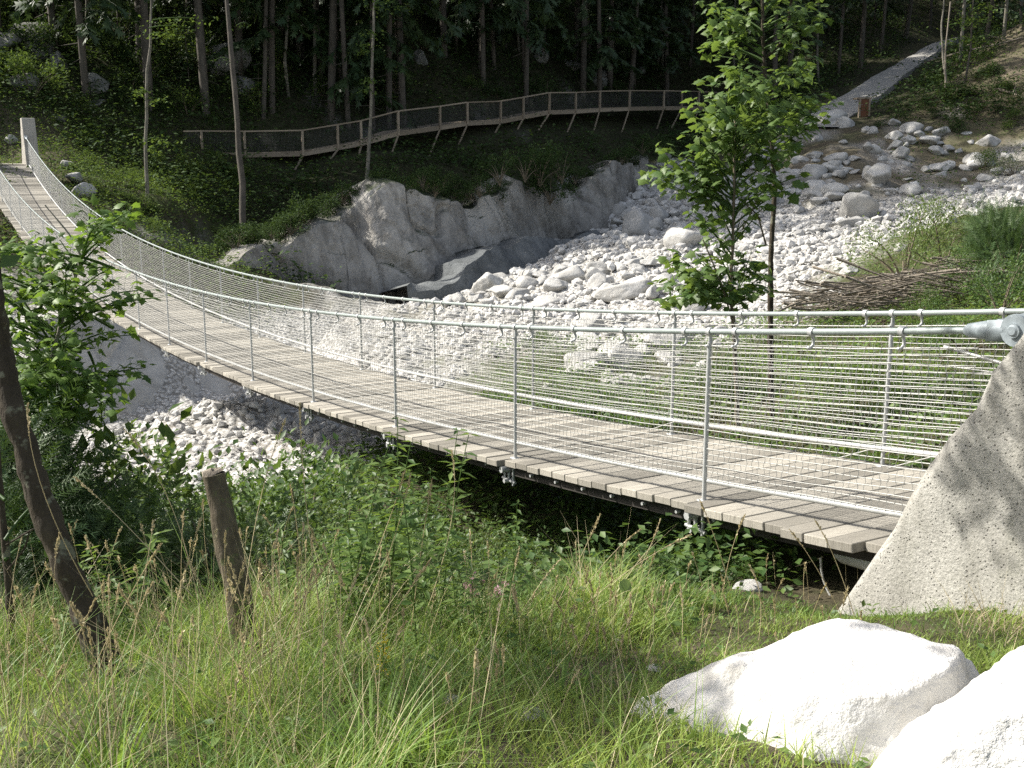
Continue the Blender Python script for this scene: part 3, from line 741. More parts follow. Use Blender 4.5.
named = [((640, 231), 45, .75, 'large blue grey boulder, widest of the shaded rocks right of the cliff foot'),
         ((680, 246), 36, .9, 'rounded grey boulder just left of the maple stem in the shaded stream bed'),
         ((856, 216), 40, 1.0, 'big pale peaked boulder standing at the foot of the debris fan'),
         ((853, 226), 26, .6, 'flat grey boulder lying in front of the big peaked boulder'),
         ((878, 181), 27, .85, 'light brown rounded boulder in the middle of the debris fan'),
         ((912, 133), 19, .8, 'pale boulder topping the crest of the debris fan below the trail'),
         ((981, 168), 24, .75, 'wide pale boulder at the right end of the debris fan'),
         ((948, 224), 16, .9, 'bright white sunlit boulder at the edge of the right bank grass'),
         ((517, 300), 26, .8, 'pale round topped boulder in the middle of the stream bed heap'),
         ((504, 285), 15, 1.0, 'egg shaped boulder on top of the stream bed heap'),
         ((627, 297), 44, .65, 'broad grey slab boulder at the right of the stream bed heap'),
         ((600, 288), 27, .85, 'angular grey boulder leaning on the broad slab boulder'),
         ((457, 304), 17, .9, 'small rounded boulder at the left end of the stream bed heap'),
         ((548, 306), 32, .6, 'low grey boulder just above the far hand cable in the stream bed'),
         ((592, 330), 38, .9, 'white sunlit boulder behind the netting left of the maples'),
         ((622, 368), 34, 1.1, 'tall pale boulder seen through the netting with grass before it'),
         ((672, 350), 40, .7, 'broad white boulder seen through the netting near the maple foot')]
for (px, py), wpx, sq, lab in named:
    P = on(px, py); s = wpx * P[1] / FPX / 2
    rock(P, s, lab, None, squash=sq, sink=.38, tilt=.15)
def inpoly(x, y, poly):
    r = np.zeros(len(x), bool); q = len(poly)
    for a in range(q):
        (x1, y1), (x2, y2) = poly[a], poly[(a + 1) % q]
        cnd = ((y1 > y) != (y2 > y)) & (x < (x2 - x1) * (y - y1) / (y2 - y1 + 1e-9) + x1); r ^= cnd
    return r
def fill(poly, n, lo, hi, label, group, sink=.35):
    xs = [q[0] for q in poly]; ys = [q[1] for q in poly]; k = 0
    while k < n:
        x, y = random.uniform(min(xs), max(xs)), random.uniform(min(ys), max(ys))
        if not inpoly(np.array([x]), np.array([y]), poly)[0]: continue
        P = on(x, y, 8, 100, 500); s = (lo + (hi - lo) * random.random() ** 2.6) * P[1] / FPX / 2
        rock(P, s, label, group, squash=random.uniform(.6, .95), sink=sink); k += 1
fill([(775, 150), (800, 126), (870, 122), (960, 132), (1010, 150), (1000, 180), (930, 196), (860, 200), (790, 215), (700, 220), (690, 200)], 122, 9, 24, 'one of the many pale limestone boulders heaped on the debris fan below the trail', 'debris fan boulders')
fill([(555, 335), (725, 322), (735, 385), (640, 420), (540, 395)], 34, 12, 38, 'one of the pale boulders lying in the weeds behind the netting', 'boulders behind the netting')
fill([(385, 304), (440, 296), (480, 280), (560, 268), (640, 262), (690, 262), (690, 292), (640, 306), (440, 306)], 50, 14, 36, 'one of the pale grey boulders heaped in the stream bed behind the far hand cable', 'stream bed boulders')
fill([(590, 205), (660, 195), (700, 215), (740, 235), (690, 255), (600, 240)], 24, 9, 22, 'one of the shaded grey boulders at the foot of the cliff end', 'cliff foot boulders')
fill([(700, 262), (800, 240), (900, 228), (960, 222), (900, 262), (800, 300), (650, 330), (560, 340), (560, 318)], 28, 8, 20, 'one of the white sunlit stones on the open gravel bar', 'gravel bar stones')
# gravel: uncountable small stones on everything that is bed
small = []
for k in range(5):
    V, F = boulder(300 + k, 1, 7, 20, .05); small.append((V, F))
sel = np.where((MK2[:, 0] > .45) & (Yv > 11) & (Yv < 76) & (np.abs(X) < Yv * .52) & ~((Yv > 26) & (X < -4 - (Yv - 26) * .02)) & (near_line(XY, TRL) > 3.0))[0]
wt = RR.ravel()[sel] ** 0.9 * np.clip(1.1 - 1.3 * MK2[sel, 2], .22, 1); wt /= wt.sum()
mb = MB()
ng = 24000
pick = RNG.choice(sel, ng, p=wt)
gx = X[pick] * (1 + RNG.uniform(-.007, .007, ng)) + RNG.uniform(-.01, .01, ng) * Yv[pick] * .6; gy = Yv[pick] * (1 + RNG.uniform(-.008, .008, ng)); gz = ground(gx, gy)
for k in range(5):
    m_ = np.arange(ng) % 5 == k; q = m_.sum(); V, F = small[k]
    sc = (.0010 + .0048 * RNG.random(q) ** 5) * gy[m_]
    nrm = np.column_stack([RNG.normal(0, .3, q), RNG.normal(0, .3, q), np.ones(q)]); tp = np.column_stack([RNG.normal(size=(q, 2)), np.zeros(q)])
    scatter(mb, V, F, np.column_stack([gx[m_], gy[m_], gz[m_] + sc * .25]), tp, nrm, sc, RNG.random(q))
o = mb.build('gravel', M['pebble'], smooth=False); o['kind'] = 'stuff'; o['label'] = 'pale gravel and small stones of the dry stream bed'
# foreground white rocks
def big_rock(name, seed, loc, scale, rotz, label, sq=(1, 1, 1), planes=12, p=9, rough=.06, ztop=None):
    V, F = boulder(seed, 6, planes, p, rough, sq); V = V * np.array(scale)
    c_, s_ = math.cos(rotz), math.sin(rotz); V = np.column_stack([V[:, 0] * c_ - V[:, 1] * s_, V[:, 0] * s_ + V[:, 1] * c_, V[:, 2]])
    if ztop is not None:
        zt = ztop - loc[2] - .035 + .16 * (V[:, 0] + .35); V[:, 2] = np.where(V[:, 2] > zt, zt + (V[:, 2] - zt) * .22, V[:, 2])
    d1, d2, cv = cells(V * 3.1 + fbm(V * 4, 2, 5)[:, None] * .3, seed)
    V = V + unit(V) * (fbm(V * 4, 5, seed, .55) * .022)[:, None]
    mb = MB(); mb.add(V, F); o = mb.build(name, M['white_rock']); o.location = loc; tag(o, label, 'boulder'); return o
big_rock('white_boulder', 21, tuple(at(856, 772, 3.45)), (.61, .50, .52), -.25, 'broad flat topped white boulder in the grass before the concrete block', (1, 1, .85), 16, 12, .05, at(900, 616, 3.8)[2])
big_rock('white_boulder', 35, tuple(at(1070, 742, 2.92)), (.51, .42, .43), .3, 'smooth white boulder cut by the bottom right corner of the view', (1, 1, .9), 18, 6, .04)
for (px, py), wpx, lab in (((443, 702), 30, 'small flat white stone on bare earth left of the grass tuft shade'), ((525, 715), 34, 'flat grey stone lying in the shaded grass'), ((655, 671), 22, 'small white stone in the grass left of the broad white boulder'), ((622, 642), 20, 'tiny pale stone in the sunny grass'), ((750, 590), 30, 'flat white stone at the edge of the grass under the bridge')):
    P = on(px, py, 1.5, 20); o = rock(P, wpx * P[1] / FPX / 2, lab, None, squash=.35, sink=.4, name='flat_stone'); o['category'] = 'stone'
# rocks by the path at the far end, mossy outcrops on the hillside
for (px, py), wpx, lab in (((66, 163), 14, 'brown rounded boulder right of the far bridge pylon'), ((76, 176), 17, 'pale topped boulder below the brown rounded one by the far bridge end'), ((84, 190), 22, 'dark brown boulder on the slope beside the far bridge end'), ((10, 138), 14, 'grey boulder by the path left of the far pylon')):
    P = on(px, py + wpx * .3, 44, 62); o = rock(P, wpx * P[1] / FPX / 2, lab, None, squash=.9)
OUT = [((35, 48), 50, 1.1), ((58, 66), 26, 1.2), ((95, 88), 30, .8), ((225, 65), 44, 1.3), ((245, 88), 22, 1.1), ((95, 105), 18, .8), ((60, 120), 16, .8), ((598, 84), 26, .8), ((570, 66), 16, .9), ((625, 66), 18, 1.), ((420, 60), 16, 1.2), ((635, 76), 18, .8), ((240, 30), 18, 1.3), ((20, 85), 26, .9), ((5, 45), 30, 1.2), ((140, 60), 20, 1.1), ((540, 60), 16, 1.2)]
for k, ((px, py), wpx, sq) in enumerate(OUT):
    P = on(px, py, 40, 130); s = wpx * P[1] / FPX / 2
    o = rock(P, s, 'mossy grey rock outcrop poking from the wooded hillside', 'hillside rock outcrops', squash=sq, sink=.62, name='rock_outcrop', tilt=.35); o.data = ROCKM[k % 9]
    o.material_slots[0].link = 'OBJECT'; o.material_slots[0].material = M['outcrop']; o['category'] = 'rock outcrop'
# ================================================================ TREES AND PLANTS
def rdir(n, zlo=-.3, zhi=.8):
    a = RNG.uniform(0, 2 * pi, n); z = RNG.uniform(zlo, zhi, n); r = np.sqrt(np.clip(1 - z * z, .05, 1))
    return np.column_stack([np.cos(a) * r, np.sin(a) * r, z])
def upn(n, s=.5):
    return unit(np.column_stack([RNG.normal(0, s, n), RNG.normal(0, s, n), np.ones(n)]))
# ---- spruce-like forest trees: a few kinds, copied
def conifer(h, r, first, seed, spread):
    rn = random.Random(seed); t = MB(); cr = MB()
    n = 9; zz = np.linspace(0, h, n); off = np.cumsum(np.array([[rn.gauss(0, .05), rn.gauss(0, .05)] for _ in range(n)]), 0)
    pts = np.column_stack([off, zz]); pts[0] = (0, 0, -.6); tube(t, pts, np.linspace(r, r * .15, n), 8, rough=.15, seed=seed)
    P, D, Nm, S = [], [], [], []
    for k in range(int(first / .55)):          # dead twigs on the bare stem
        z = rn.uniform(.8, first); a = rn.uniform(0, 6.28); L = rn.uniform(.3, 1.1)
        b = np.array([0, 0, z]) + np.interp(z, zz, off[:, 0]) * np.array([1, 0, 0])
        tube(t, [b, b + np.array([math.cos(a) * L, math.sin(a) * L, -rn.uniform(0, .25)])], [.018, .006], 3)
    z = first
    while z < h - .3:
        f = (z - first) / (h - first); L = spread * (1 - f) ** .8 * rn.uniform(.65, 1.1) + .25
        a = rn.uniform(0, 6.28); b = np.array([np.interp(z, zz, off[:, 0]), np.interp(z, zz, off[:, 1]), z]); d = np.array([math.cos(a), math.sin(a), 0])
        path = bez(b, b + d * L * .6 + UP * .15, b + d * L - UP * L * rn.uniform(.15, .45), 6); tube(cr, path, np.linspace(.03, .008, 6), 3, .2)
        m_ = int(6 + L * 7)
        for q in range(m_):
            u = rn.uniform(.2, 1); p = path[0] + (path[-1] - path[0]) * u; p = np.array([np.interp(u, np.linspace(0, 1, 6), path[:, c_]) for c_ in range(3)])
            sd_ = np.array([-d[1], d[0], 0]) * rn.choice((-1, 1)); P.append(p); D.append(d * rn.uniform(.2, .9) + sd_ * rn.uniform(.3, 1) - UP * rn.uniform(.2, .9)); Nm.append((rn.gauss(0, .5), rn.gauss(0, .5), 1)); S.append(rn.uniform(.35, .75) * (.5 + .5 * (1 - f)))
        z += rn.uniform(.10, .22) * (1 + 0 * f)
    scatter(cr, T_FAN, F_FAN, P, D, Nm, S, RNG.random(len(P)))
    return t, cr
def broadleaf(h, r, first, seed, spread, nleaf, ls):
    rn = random.Random(seed); t = MB(); cr = MB(); n = 9; zz = np.linspace(0, h, n)
    off = np.cumsum(np.array([[rn.gauss(0, .10), rn.gauss(0, .10)] for _ in range(n)]), 0); pts = np.column_stack([off, zz]); pts[0] = (0, 0, -.6)
    tube(t, pts, np.linspace(r, r * .2, n), 8, rough=.12, seed=seed); P = []; D = []
    nb = 26
    for k in range(nb):
        z = first + (h - first) * (k + rn.random()) / nb; a = rn.uniform(0, 6.28); L = spread * rn.uniform(.5, 1) * (1 - .6 * (z - first) / (h - first + .01))
        b = np.array([np.interp(z, zz, off[:, 0]), np.interp(z, zz, off[:, 1]), z]); d = np.array([math.cos(a), math.sin(a), 0])
        path = bez(b, b + d * L * .5 + UP * L * .35, b + d * L + UP * L * rn.uniform(.0, .3), 6); tube(cr, path, np.linspace(.03, .006, 6), 4, .3)
        for q in range(nleaf // nb):
            u = rn.uniform(.25, 1); p = np.array([np.interp(u, np.linspace(0, 1, 6), path[:, c_]) for c_ in range(3)]); P.append(p + np.array([rn.gauss(0, .22), rn.gauss(0, .22), rn.gauss(0, .13)])); D.append(d + np.array([rn.gauss(0, .6), rn.gauss(0, .6), -rn.uniform(.1, .7)]))
    m_ = len(P); scatter(cr, T_LEAF, F_LEAF, P, D, upn(m_, .6), RNG.uniform(ls * .7, ls * 1.3, m_), RNG.random(m_)); return t, cr
def tree_things(t, cr, bark, leaf, name, label, cat='tree', group=None):
    e = empty(name); t.build('trunk', bark, e); cr.build('crown', leaf, e); return tag(e, label, cat, group)
LBL = 'tall dark forest tree on the shaded wooded hillside'
protos = []
for k in range(4):
    t, cr = conifer((19, 23, 21, 17)[k], (.16, .20, .14, .12)[k], (2.5, 5, 7, 1.2)[k], 50 + k, (2.6, 3.1, 2.4, 2.4)[k])
    protos.append(tree_things(t, cr, M['barkforest'], M['needle'], 'forest_tree', LBL, 'tree', 'forest trees on the hillside'))
for k in range(2):
    t, cr = broadleaf((15, 17)[k], (.13, .10)[k], (5, 4)[k], 70 + k, 2.6, 1700, .26)
    protos.append(tree_things(t, cr, M['barkgrey'], M['darkleaf'], 'forest_tree', LBL, 'tree', 'forest trees on the hillside'))
used = set()
def place(kind, P, label=None, s=1., group=None, zs=1.):
    o = protos[kind]
    if kind in used: o = copy_thing(protos[kind])
    used.add(kind)
    o.location = P; o.scale = (s, s, s * zs * random.uniform(.9, 1.1)); o.rotation_euler = (random.gauss(0, .025), random.gauss(0, .025), random.uniform(0, 6.28))
    if label: o['label'] = label; o['category'] = 'tree'
    return o
# trunks seen in the picture (foot of each)
for px, py, kd in ((263, 118, 2), (290, 100, 5), (315, 95, 4), (322, 92, 2), (545, 60, 2), (612, 70, 5), (632, 74, 2), (662, 72, 4), (655, 74, 5), (590, 60, 2), (575, 62, 1), (480, 70, 0), (520, 55, 5), (690, 70, 2), (838, 75, 2), (820, 85, 5), (860, 70, 1), (785, 95, 1), (760, 92, 2), (735, 88, 5), (880, 55, 2), (905, 40, 1), (930, 30, 2), (960, 62, 4), (985, 45, 0), (1003, 40, 4), (345, 70, 1), (190, 60, 0), (120, 40, 2), (85, 35, 5), (300, 60, 0), (505, 50, 0), (640, 40, 0)):
    P = on(px, py, 42, 130, 300); P[2] -= .2
    place(kd, P)
n_ = 0
rt = random.Random(5)
while n_ < 58:
    x, y = rt.uniform(-46, 42), rt.uniform(56, 118); z = g1(x, y); px, py, _ = project((x, y, z)); 
    if not (-260 < px[0] < 1080) or py[0] > 112 or (px[0] > 955 and y < 90): continue
    if px[0] > 820 and px[0] < 955 and py[0] > 35: continue
    if x < -20 and y < 76: continue
    place(rt.choice((0, 0, 1, 1, 2, 3, 4, 5)), (x, y, z - .3)); n_ += 1
for k in range(26):
    t_ = (k + random.random()) / 26; q = np.array([np.interp(t_, np.linspace(0, 1, len(LINE)), LINE[:, c_]) for c_ in range(3)]) + np.array([-.5, .85, 0]) * random.uniform(2.2, 8)
    if q[0] > -15: place(random.choice((1, 1, 2, 0, 0, 3)), (q[0], q[1], g1(q[0], q[1]) - .3), s=1.15, zs=random.uniform(1.15, 1.5))
for x, y, kd in ((-20, 63, 1), (-24, 70, 0), (-16, 61, 1), (-21, 57.5, 0), (-18.5, 59.5, 1), (-23.5, 60.5, 0), (-26, 59.5, 1), (-13, 63, 0), (-10, 64, 1), (-7, 66, 0)):
    place(kd, (x, y, g1(x, y) - .3), s=1.2, zs=1.25)
for k in range(26):
    P = on(random.uniform(120, 830), random.uniform(10, 95), 55, 120, 250); place(3, P - UP * .2, 'small bushy spruce growing under the forest trees', random.uniform(.22, .42))
for k in range(6):
    if k not in used: place(k, (-40 + k * 3, 70, g1(-40 + k * 3, 70)))
# single trees one can tell apart
def slim(name, foot, top, Y0, Y1, r, bark, leaf, label, tufts, ls=.16, nl=60, wob=.05):
    a, b = at(*foot, Y0), at(*top, Y1); gz = g1(a[0], a[1]); a[2] = min(a[2], gz) - .3
    e = empty(name, tuple(a)); t = MB(); n = 10; q = np.linspace(0, 1, n)[:, None]; pts = a + (b - a) * q; pts[:, 0] += wob * 2 * np.sin(np.linspace(0, pi * random.uniform(1.2, 2.6), n)) * random.choice((-1, 1)); pts[1:-1, 0] += RNG.normal(0, wob * .4, n - 2); b = b + (b - a) * .8
    pts = np.vstack([pts, b]); tube(t, pts, np.linspace(r, r * .45, n + 1), 8, rough=.15, seed=n); t.build('trunk', bark, e)
    cr = MB(); P = []; D = []
    for (px, py, dx, w_) in tufts:
        cpt = at(px, py, Y0 + (Y1 - Y0) * .5); s0 = cpt.copy(); s0[0] -= dx * Y0 / FPX
        tube(cr, bez(s0, (s0 + cpt) / 2 + UP * .2, cpt, 5), [.03, .025, .02, .012, .006], 4, .3)
        W = w_ * Y0 / FPX
        for k in range(nl):
            u = random.random(); p = s0 + (cpt - s0) * u + np.array([random.gauss(0, W * .5), random.gauss(0, W * .6), random.gauss(0, W * .16)]); P.append(p); D.append([random.gauss(0, 1), random.gauss(0, 1), -random.uniform(.1, .6)])
    m_ = len(P); scatter(cr, T_LEAF, F_LEAF, P, D, upn(m_, .5), RNG.uniform(ls * .7, ls * 1.3, m_), RNG.random(m_)); cr.build('crown', leaf, e)
    return tag(e, label, 'tree')
slim('birch_tree', (146, 190), (149, 0), 47, 48, .085, M['barkgrey'], M['under'], 'slim pale stemmed tree with sparse sunlit sprays left of the cliff walkway start', [(190, 28, 40, 26), (205, 20, 50, 18), (165, 100, 20, 16), (135, 92, -12, 12), (165, 140, 18, 18), (160, 150, 12, 14), (150, 180, 5, 14), (170, 35, 20, 16)], .17, 55)
slim('spruce_tree', (241, 193), (229, 0), 50, 52, .17, M['barkforest'], M['darkleaf'], 'bare grey brown trunk in front of the left end of the cliff walkway', [(250, 25, 12, 12), (215, 60, -14, 12)], .15, 18)
slim('spindly_tree', (358, 182), (376, 0), 55, 57, .11, M['barkgrey'], M['under'], 'spindly mossy trunk with small sunlit leaf tufts before the middle of the walkway', [(370, 90, 4, 12), (366, 45, -4, 14), (376, 35, 8, 14), (385, 5, 10, 26), (360, 52, -10, 9), (372, 80, 5, 9), (400, 4, 25, 20)], .18, 40)
slim('thin_tree', (944, 100), (943, 0), 74, 76, .10, M['barkgrey'], M['under'], 'thin straight stem beside the trail in front of the dark forest', [(965, 40, 15, 18), (975, 25, 25, 16)], .2, 50)
slim('dead_stem', (943, 105), (947, 50), 70, 70.5, .09, M['dead'], M['under'], 'short pale dead stem leaning at the trail side', [(950, 62, 4, 5)], .12, 8)
slim('young_tree', (965, 72), (975, 0), 72, 73, .08, M['barkforest'], M['under'], 'leafy young tree right of the trail top on the sunlit dirt slope', [(978, 20, 6, 18), (968, 40, -8, 20), (985, 8, 10, 20), (975, 55, 4, 18), (960, 20, -10, 16)], .22, 90)

# ---- maples by the bridge and the shrubs: branches given one by one, leaves along them
def leafy(name, label, cat, stems, branches, bark, leafm, T, F, ls, per_m, droop=.6, spread=.10, twig=True, groups=None):
    base = np.array(stems[0][0][0], float); e = empty(name, tuple(base)); t = MB()
    for pts, r0, r1 in stems:
        p = np.array(pts, float); k = max(6, len(p) * 8); s = np.linspace(0, 1, len(p)); q = np.linspace(0, 1, k); P = np.column_stack([np.interp(q, s, p[:, c_]) for c_ in range(3)])
        for _ in range(2): P[1:-1] = (P[:-2] + 2 * P[1:-1] + P[2:]) / 4
        P[1:-1] += RNG.normal(0, r0 * .05, (k - 2, 3)); tube(t, P, np.linspace(r0, r1, k), 14, rough=.20, seed=k)
    t.build('trunk', bark, e)
    cr = MB(); LP, LD = [], []
    for a, b, dens in branches:
        a, b = np.array(a, float), np.array(b, float); L = np.linalg.norm(b - a); m_ = (a + b) / 2 + UP * L * .12 + RNG.normal(0, .04 * L, 3)
        P = bez(a, m_, b, 8); tube(cr, P, np.linspace(.008 + L * .005, .0025, 8), 5, .25)
        n = max(3, int(L * per_m * dens)); d = unit(b - a)
        for q in range(n):
            u = .25 + .75 * (q + random.random()) / n; p = np.array([np.interp(u, np.linspace(0, 1, 8), P[:, c_]) for c_ in range(3)])
            if q == n - 1: p = P[-1]
            sdv = unit(np.cross(d, UP) * (1 if q % 2 else -1) + d * random.uniform(.1, .9) + RNG.normal(0, .35, 3)); pl = random.uniform(.4, 1.) * spread * (1.25 - .5 * u)
            tip = p + sdv * pl + UP * random.uniform(-.2, .5) * spread
            if twig and pl > .05: tube(cr, [p, tip], [.0016, .001], 3, .15, cap=False)
            LP.append(tip); LD.append(sdv + np.array([random.gauss(0, .3), random.gauss(0, .3), -droop * random.uniform(.3, 1.3)]))
    n = len(LP); sz = RNG.uniform(.55, 1.2, n) * ls
    scatter(cr, T, F, LP, LD, upn(n, .45), sz, RNG.random(n)); cr.build('crown', leafm, e); return tag(e, label, cat)
def J(px, py, Y, j=.25): return at(px, py, Y + random.uniform(-j, j))
YM = 12.0
def gfoot(px, py, Y):
    p = at(px, py, Y); p[2] = g1(p[0], p[1]) - .1; return p
# tall slim maple (dark stem)
fa = gfoot(772, 430, 11.9)
stem = [fa, at(770, 330, 12), at(771, 250, 12), at(775, 190, 12.05), at(770, 120, 12.1), at(763, 50, 12.2), at(762, -60, 12.3), at(770, -190, 12.5)]
def stem_at(stem, py):
    ys = [project(p)[1][0] for p in stem]; ys = np.array(ys); o = np.argsort(ys); S = np.array(stem)[o]; ys = ys[o]
    return np.array([np.interp(py, ys, S[:, c_]) for c_ in range(3)])
br_ = []
for k in range(64):
    py = random.uniform(-190, 135); side = random.choice((-1, 1)); reach = (42 + 45 * random.random()) * (1.0 if py < 110 else .7)
    if side < 0 and py < 90: reach *= 1.05
    a = stem_at(stem, py + 22); b = at(768 + side * reach * random.uniform(.4, 1), py + random.uniform(-8, 14), 12.1 + random.gauss(0, .45)); br_.append((a, b, 1.))
for px, py in ((715, 30), (708, 45), (722, 20), (820, 25), (815, 60), (800, 100), (812, 125), (795, 150), (745, 140), (728, 110), (742, 90)):
    br_.append((stem_at(stem, py + 18), J(px, py, 12.1, .3), 1.5))
stems = [(stem, .034, .012), ([at(788, 25, 12.2), at(793, -10, 12.2), at(796, -80, 12.3)], .016, .01), ([at(763, 60, 12.2), at(780, 45, 12.2), at(788, 25, 12.2)], .016, .014)]
leafy('maple_tree', 'slender young maple with a dark stem rising through the frame top behind the bridge', 'maple', stems, br_, M['bark'], M['maple'], T_MAPLE, F_MAPLE, .098, 21, .7, .13)
# lower bushy maple left of it
fb = gfoot(739, 462, 11.3)
stem = [fb, at(737, 400, 11.3), at(734, 330, 11.3), at(730, 290, 11.35), at(733, 240, 11.4), at(734, 190, 11.4), at(735, 120, 11.5), at(740, 90, 11.6)]
br_ = []
for px, py, dn in ((655, 170, 1), (660, 150, 1), (672, 158, .9), (650, 182, 1), (665, 185, 1), (690, 115, 1.1), (690, 135, 1.1), (688, 155, 1), (700, 105, 1.1), (712, 90, 1.1), (705, 170, 1), (700, 185, 1.2), (712, 200, 1.1), (690, 215, .9), (705, 225, .8), (715, 240, .8), (760, 100, 1), (775, 110, 1), (788, 120, 1.2), (780, 140, 1.2), (785, 160, 1), (770, 180, 1.1), (755, 150, 1), (745, 130, 1.2), (725, 120, 1.2), (720, 140, 1.3), (735, 165, 1.2), (748, 185, 1.1), (765, 205, .8), (742, 215, .8), (760, 80, 1.1), (790, 95, 1), (725, 95, 1.2), (740, 75, 1), (715, 120, 1), (700, 145, 1), (750, 110, 1.1), (770, 130, 1), (795, 185, .7), (720, 165, 1), (680, 170, 1)):
    br_.append((stem_at(stem, min(285, py + 40)), J(px, py, 11.4, .4), dn * 1.15)); 
    if random.random() < .75: br_.append((stem_at(stem, min(285, py + 30)), J(px + random.gauss(0, 9), py + random.gauss(0, 9), 11.4, .5), dn))
for px, py in ((665, 262), (680, 258), (672, 285), (690, 275), (700, 262), (715, 275), (750, 268), (760, 282), (745, 290), (700, 296), (680, 300), (668, 305), (720, 300), (755, 300), (735, 265), (690, 290), (708, 285), (728, 285), (770, 292), (655, 285), (662, 300), (676, 270), (695, 252), (705, 300), (740, 305), (768, 270), (752, 250), (725, 255)):
    br_.append((stem_at(stem, 305), J(px, py, 11.3, .4), 1.5))
stems = [(stem, .026, .008), ([at(732, 320, 11.3), at(722, 285, 11.2), at(703, 240, 11.1)], .010, .006), ([at(766, 245, 11.5), at(758, 215, 11.5), at(738, 198, 11.45)], .010, .006), ([at(742, 230, 11.4), at(750, 215, 11.4), at(757, 200, 11.4)], .007, .004)]
leafy('maple_shrub', 'bushy many branched young maple with large bright leaves left of the slender maple', 'maple', stems, br_, M['stem'], M['maple'], T_MAPLE, F_MAPLE, .112, 18, .75, .13)
# shrub on the left between viewer and bridge
fs = gfoot(40, 470, 7.4)
stem = [fs, at(50, 365, 7.4), at(62, 320, 7.4), at(75, 280, 7.4), at(82, 255, 7.4), at(98, 225, 7.4)]
br_ = []
for k in range(105):
    px, py = random.uniform(-60, 118), random.uniform(245, 440)
    if px > 60 + (py - 235) * .5 or py < 225 + max(0, px) * .45: continue
    br_.append((stem_at(stem, min(395, py + 40)) + RNG.normal(0, .15, 3), J(px, py, 7.3, .9), .85))
for px, py in ((100, 225), (115, 218), (128, 212), (92, 210), (100, 245), (110, 268), (150, 290), (135, 300), (158, 298), (95, 280), (105, 300), (70, 250), (60, 240), (120, 330), (130, 335), (125, 375), (110, 385), (145, 368), (95, 390), (100, 235), (112, 232), (5, 245), (25, 240), (15, 258), (40, 275), (0, 280), (85, 262), (108, 210), (120, 228)):
    br_.append((stem_at(stem, min(395, py + 28)), J(px, py, 7.3, .35), 1.35))
leafy('hazel_shrub', 'lush broadleaf shrub with a pale forked stem at the left before the bridge', 'shrub', [(stem, .016, .006), ([at(82, 258, 7.4), at(70, 235, 7.4), at(45, 205, 7.4)], .007, .004), ([at(58, 385, 7.3), at(38, 360, 7.2), at(20, 352, 7.2)], .006, .004)], br_, M['palestem'], M['shrub'], T_MAPLE, F_MAPLE, .070, 26, .5, .11)
# leaning dark tree at the left edge; its crown spreads above the view
fl = gfoot(120, 700, 4.3)
L0 = [fl, at(93, 628, 4.33), at(63, 560, 4.36), at(36, 485, 4.4), at(13, 410, 4.45), at(1, 350, 4.5), at(-6, 290, 4.5), at(-30, 150, 4.6), np.array([-3.1, 4.7, .8]), np.array([-4.0, 4.85, 1.7]), np.array([-4.7, 5.0, 2.6])]
br_ = []
for k in range(100):
    b = np.array([random.uniform(-5.4, -2.0), random.uniform(3.9, 7.2), random.uniform(1.5, 4.6)])
    cl_ = ((-1.65, 6.05, 2.2, .7), (-4.6, 5.15, 2.2, .55), (-4.3, 5.2, 2.1, .5))[(0, 1, 1, 2)[k % 4]]  # leaf clumps out of view, placed to dapple the grass and concrete block
    b = np.array(cl_[:3]) + RNG.normal(0, cl_[3] * .5, 3) * np.array([1, 1, .8])
    if k % 9 == 8: b = np.array([-2.65, 5.1, 2.2]) + RNG.normal(0, .3, 3)
    if b[2] < .24 * b[1]: continue
    a = np.array([-2.0, 5.9, 2.0]) if k % 4 == 0 else np.array([-3.2, 5.1, 2.1]) if k % 9 == 8 else np.array([-4.1, 5.0, 1.8]); br_.append((a, b, .9 if k % 9 == 8 else 1. if k % 4 in (0, 3) else 2.6))
for px, py in ((0, 320), (-20, 300), (-30, 360)): br_.append((at(-20, 330, 4.5), at(px, py, 4.5 + random.uniform(-.3, .3)), .6))
leafy('leaning_tree', 'dark lichen spotted trunk leaning out of the left edge of the view', 'tree', [(L0, .062, .020), ([np.array([-4.0, 4.85, 1.7]), np.array([-3.2, 5.1, 2.08]), np.array([-2.0, 5.9, 2.0])], .03, .012), ([at(13, 410, 4.45), at(-12, 380, 4.5), at(-40, 340, 4.6)], .03, .02)], br_, M['bark'], M['bush'], T_LEAF, F_LEAF, .12, 24, .5, .22)
# thin dark tree at the very left
fe = gfoot(12, 680, 5.0)
leafy('thin_sapling', 'thin dark sapling stem with pale side twigs at the far left edge', 'tree', [([fe, at(10, 600, 5.), at(3, 520, 5.05), at(-4, 440, 5.1), at(-8, 380, 5.1)], .022, .012), ([at(8, 570, 5), at(25, 548, 5), at(30, 530, 5)], .006, .003), ([at(6, 545, 5), at(35, 528, 5), at(60, 522, 5)], .005, .003)],
      [(at(5, 540, 5), at(40, 500, 5.2), .7), (at(5, 500, 5), at(-30, 480, 5.2), .7), (at(5, 560, 5), at(45, 540, 5.3), .5)], M['bark'], M['bush'], T_LEAF, F_LEAF, .06, 14, .5, .1)
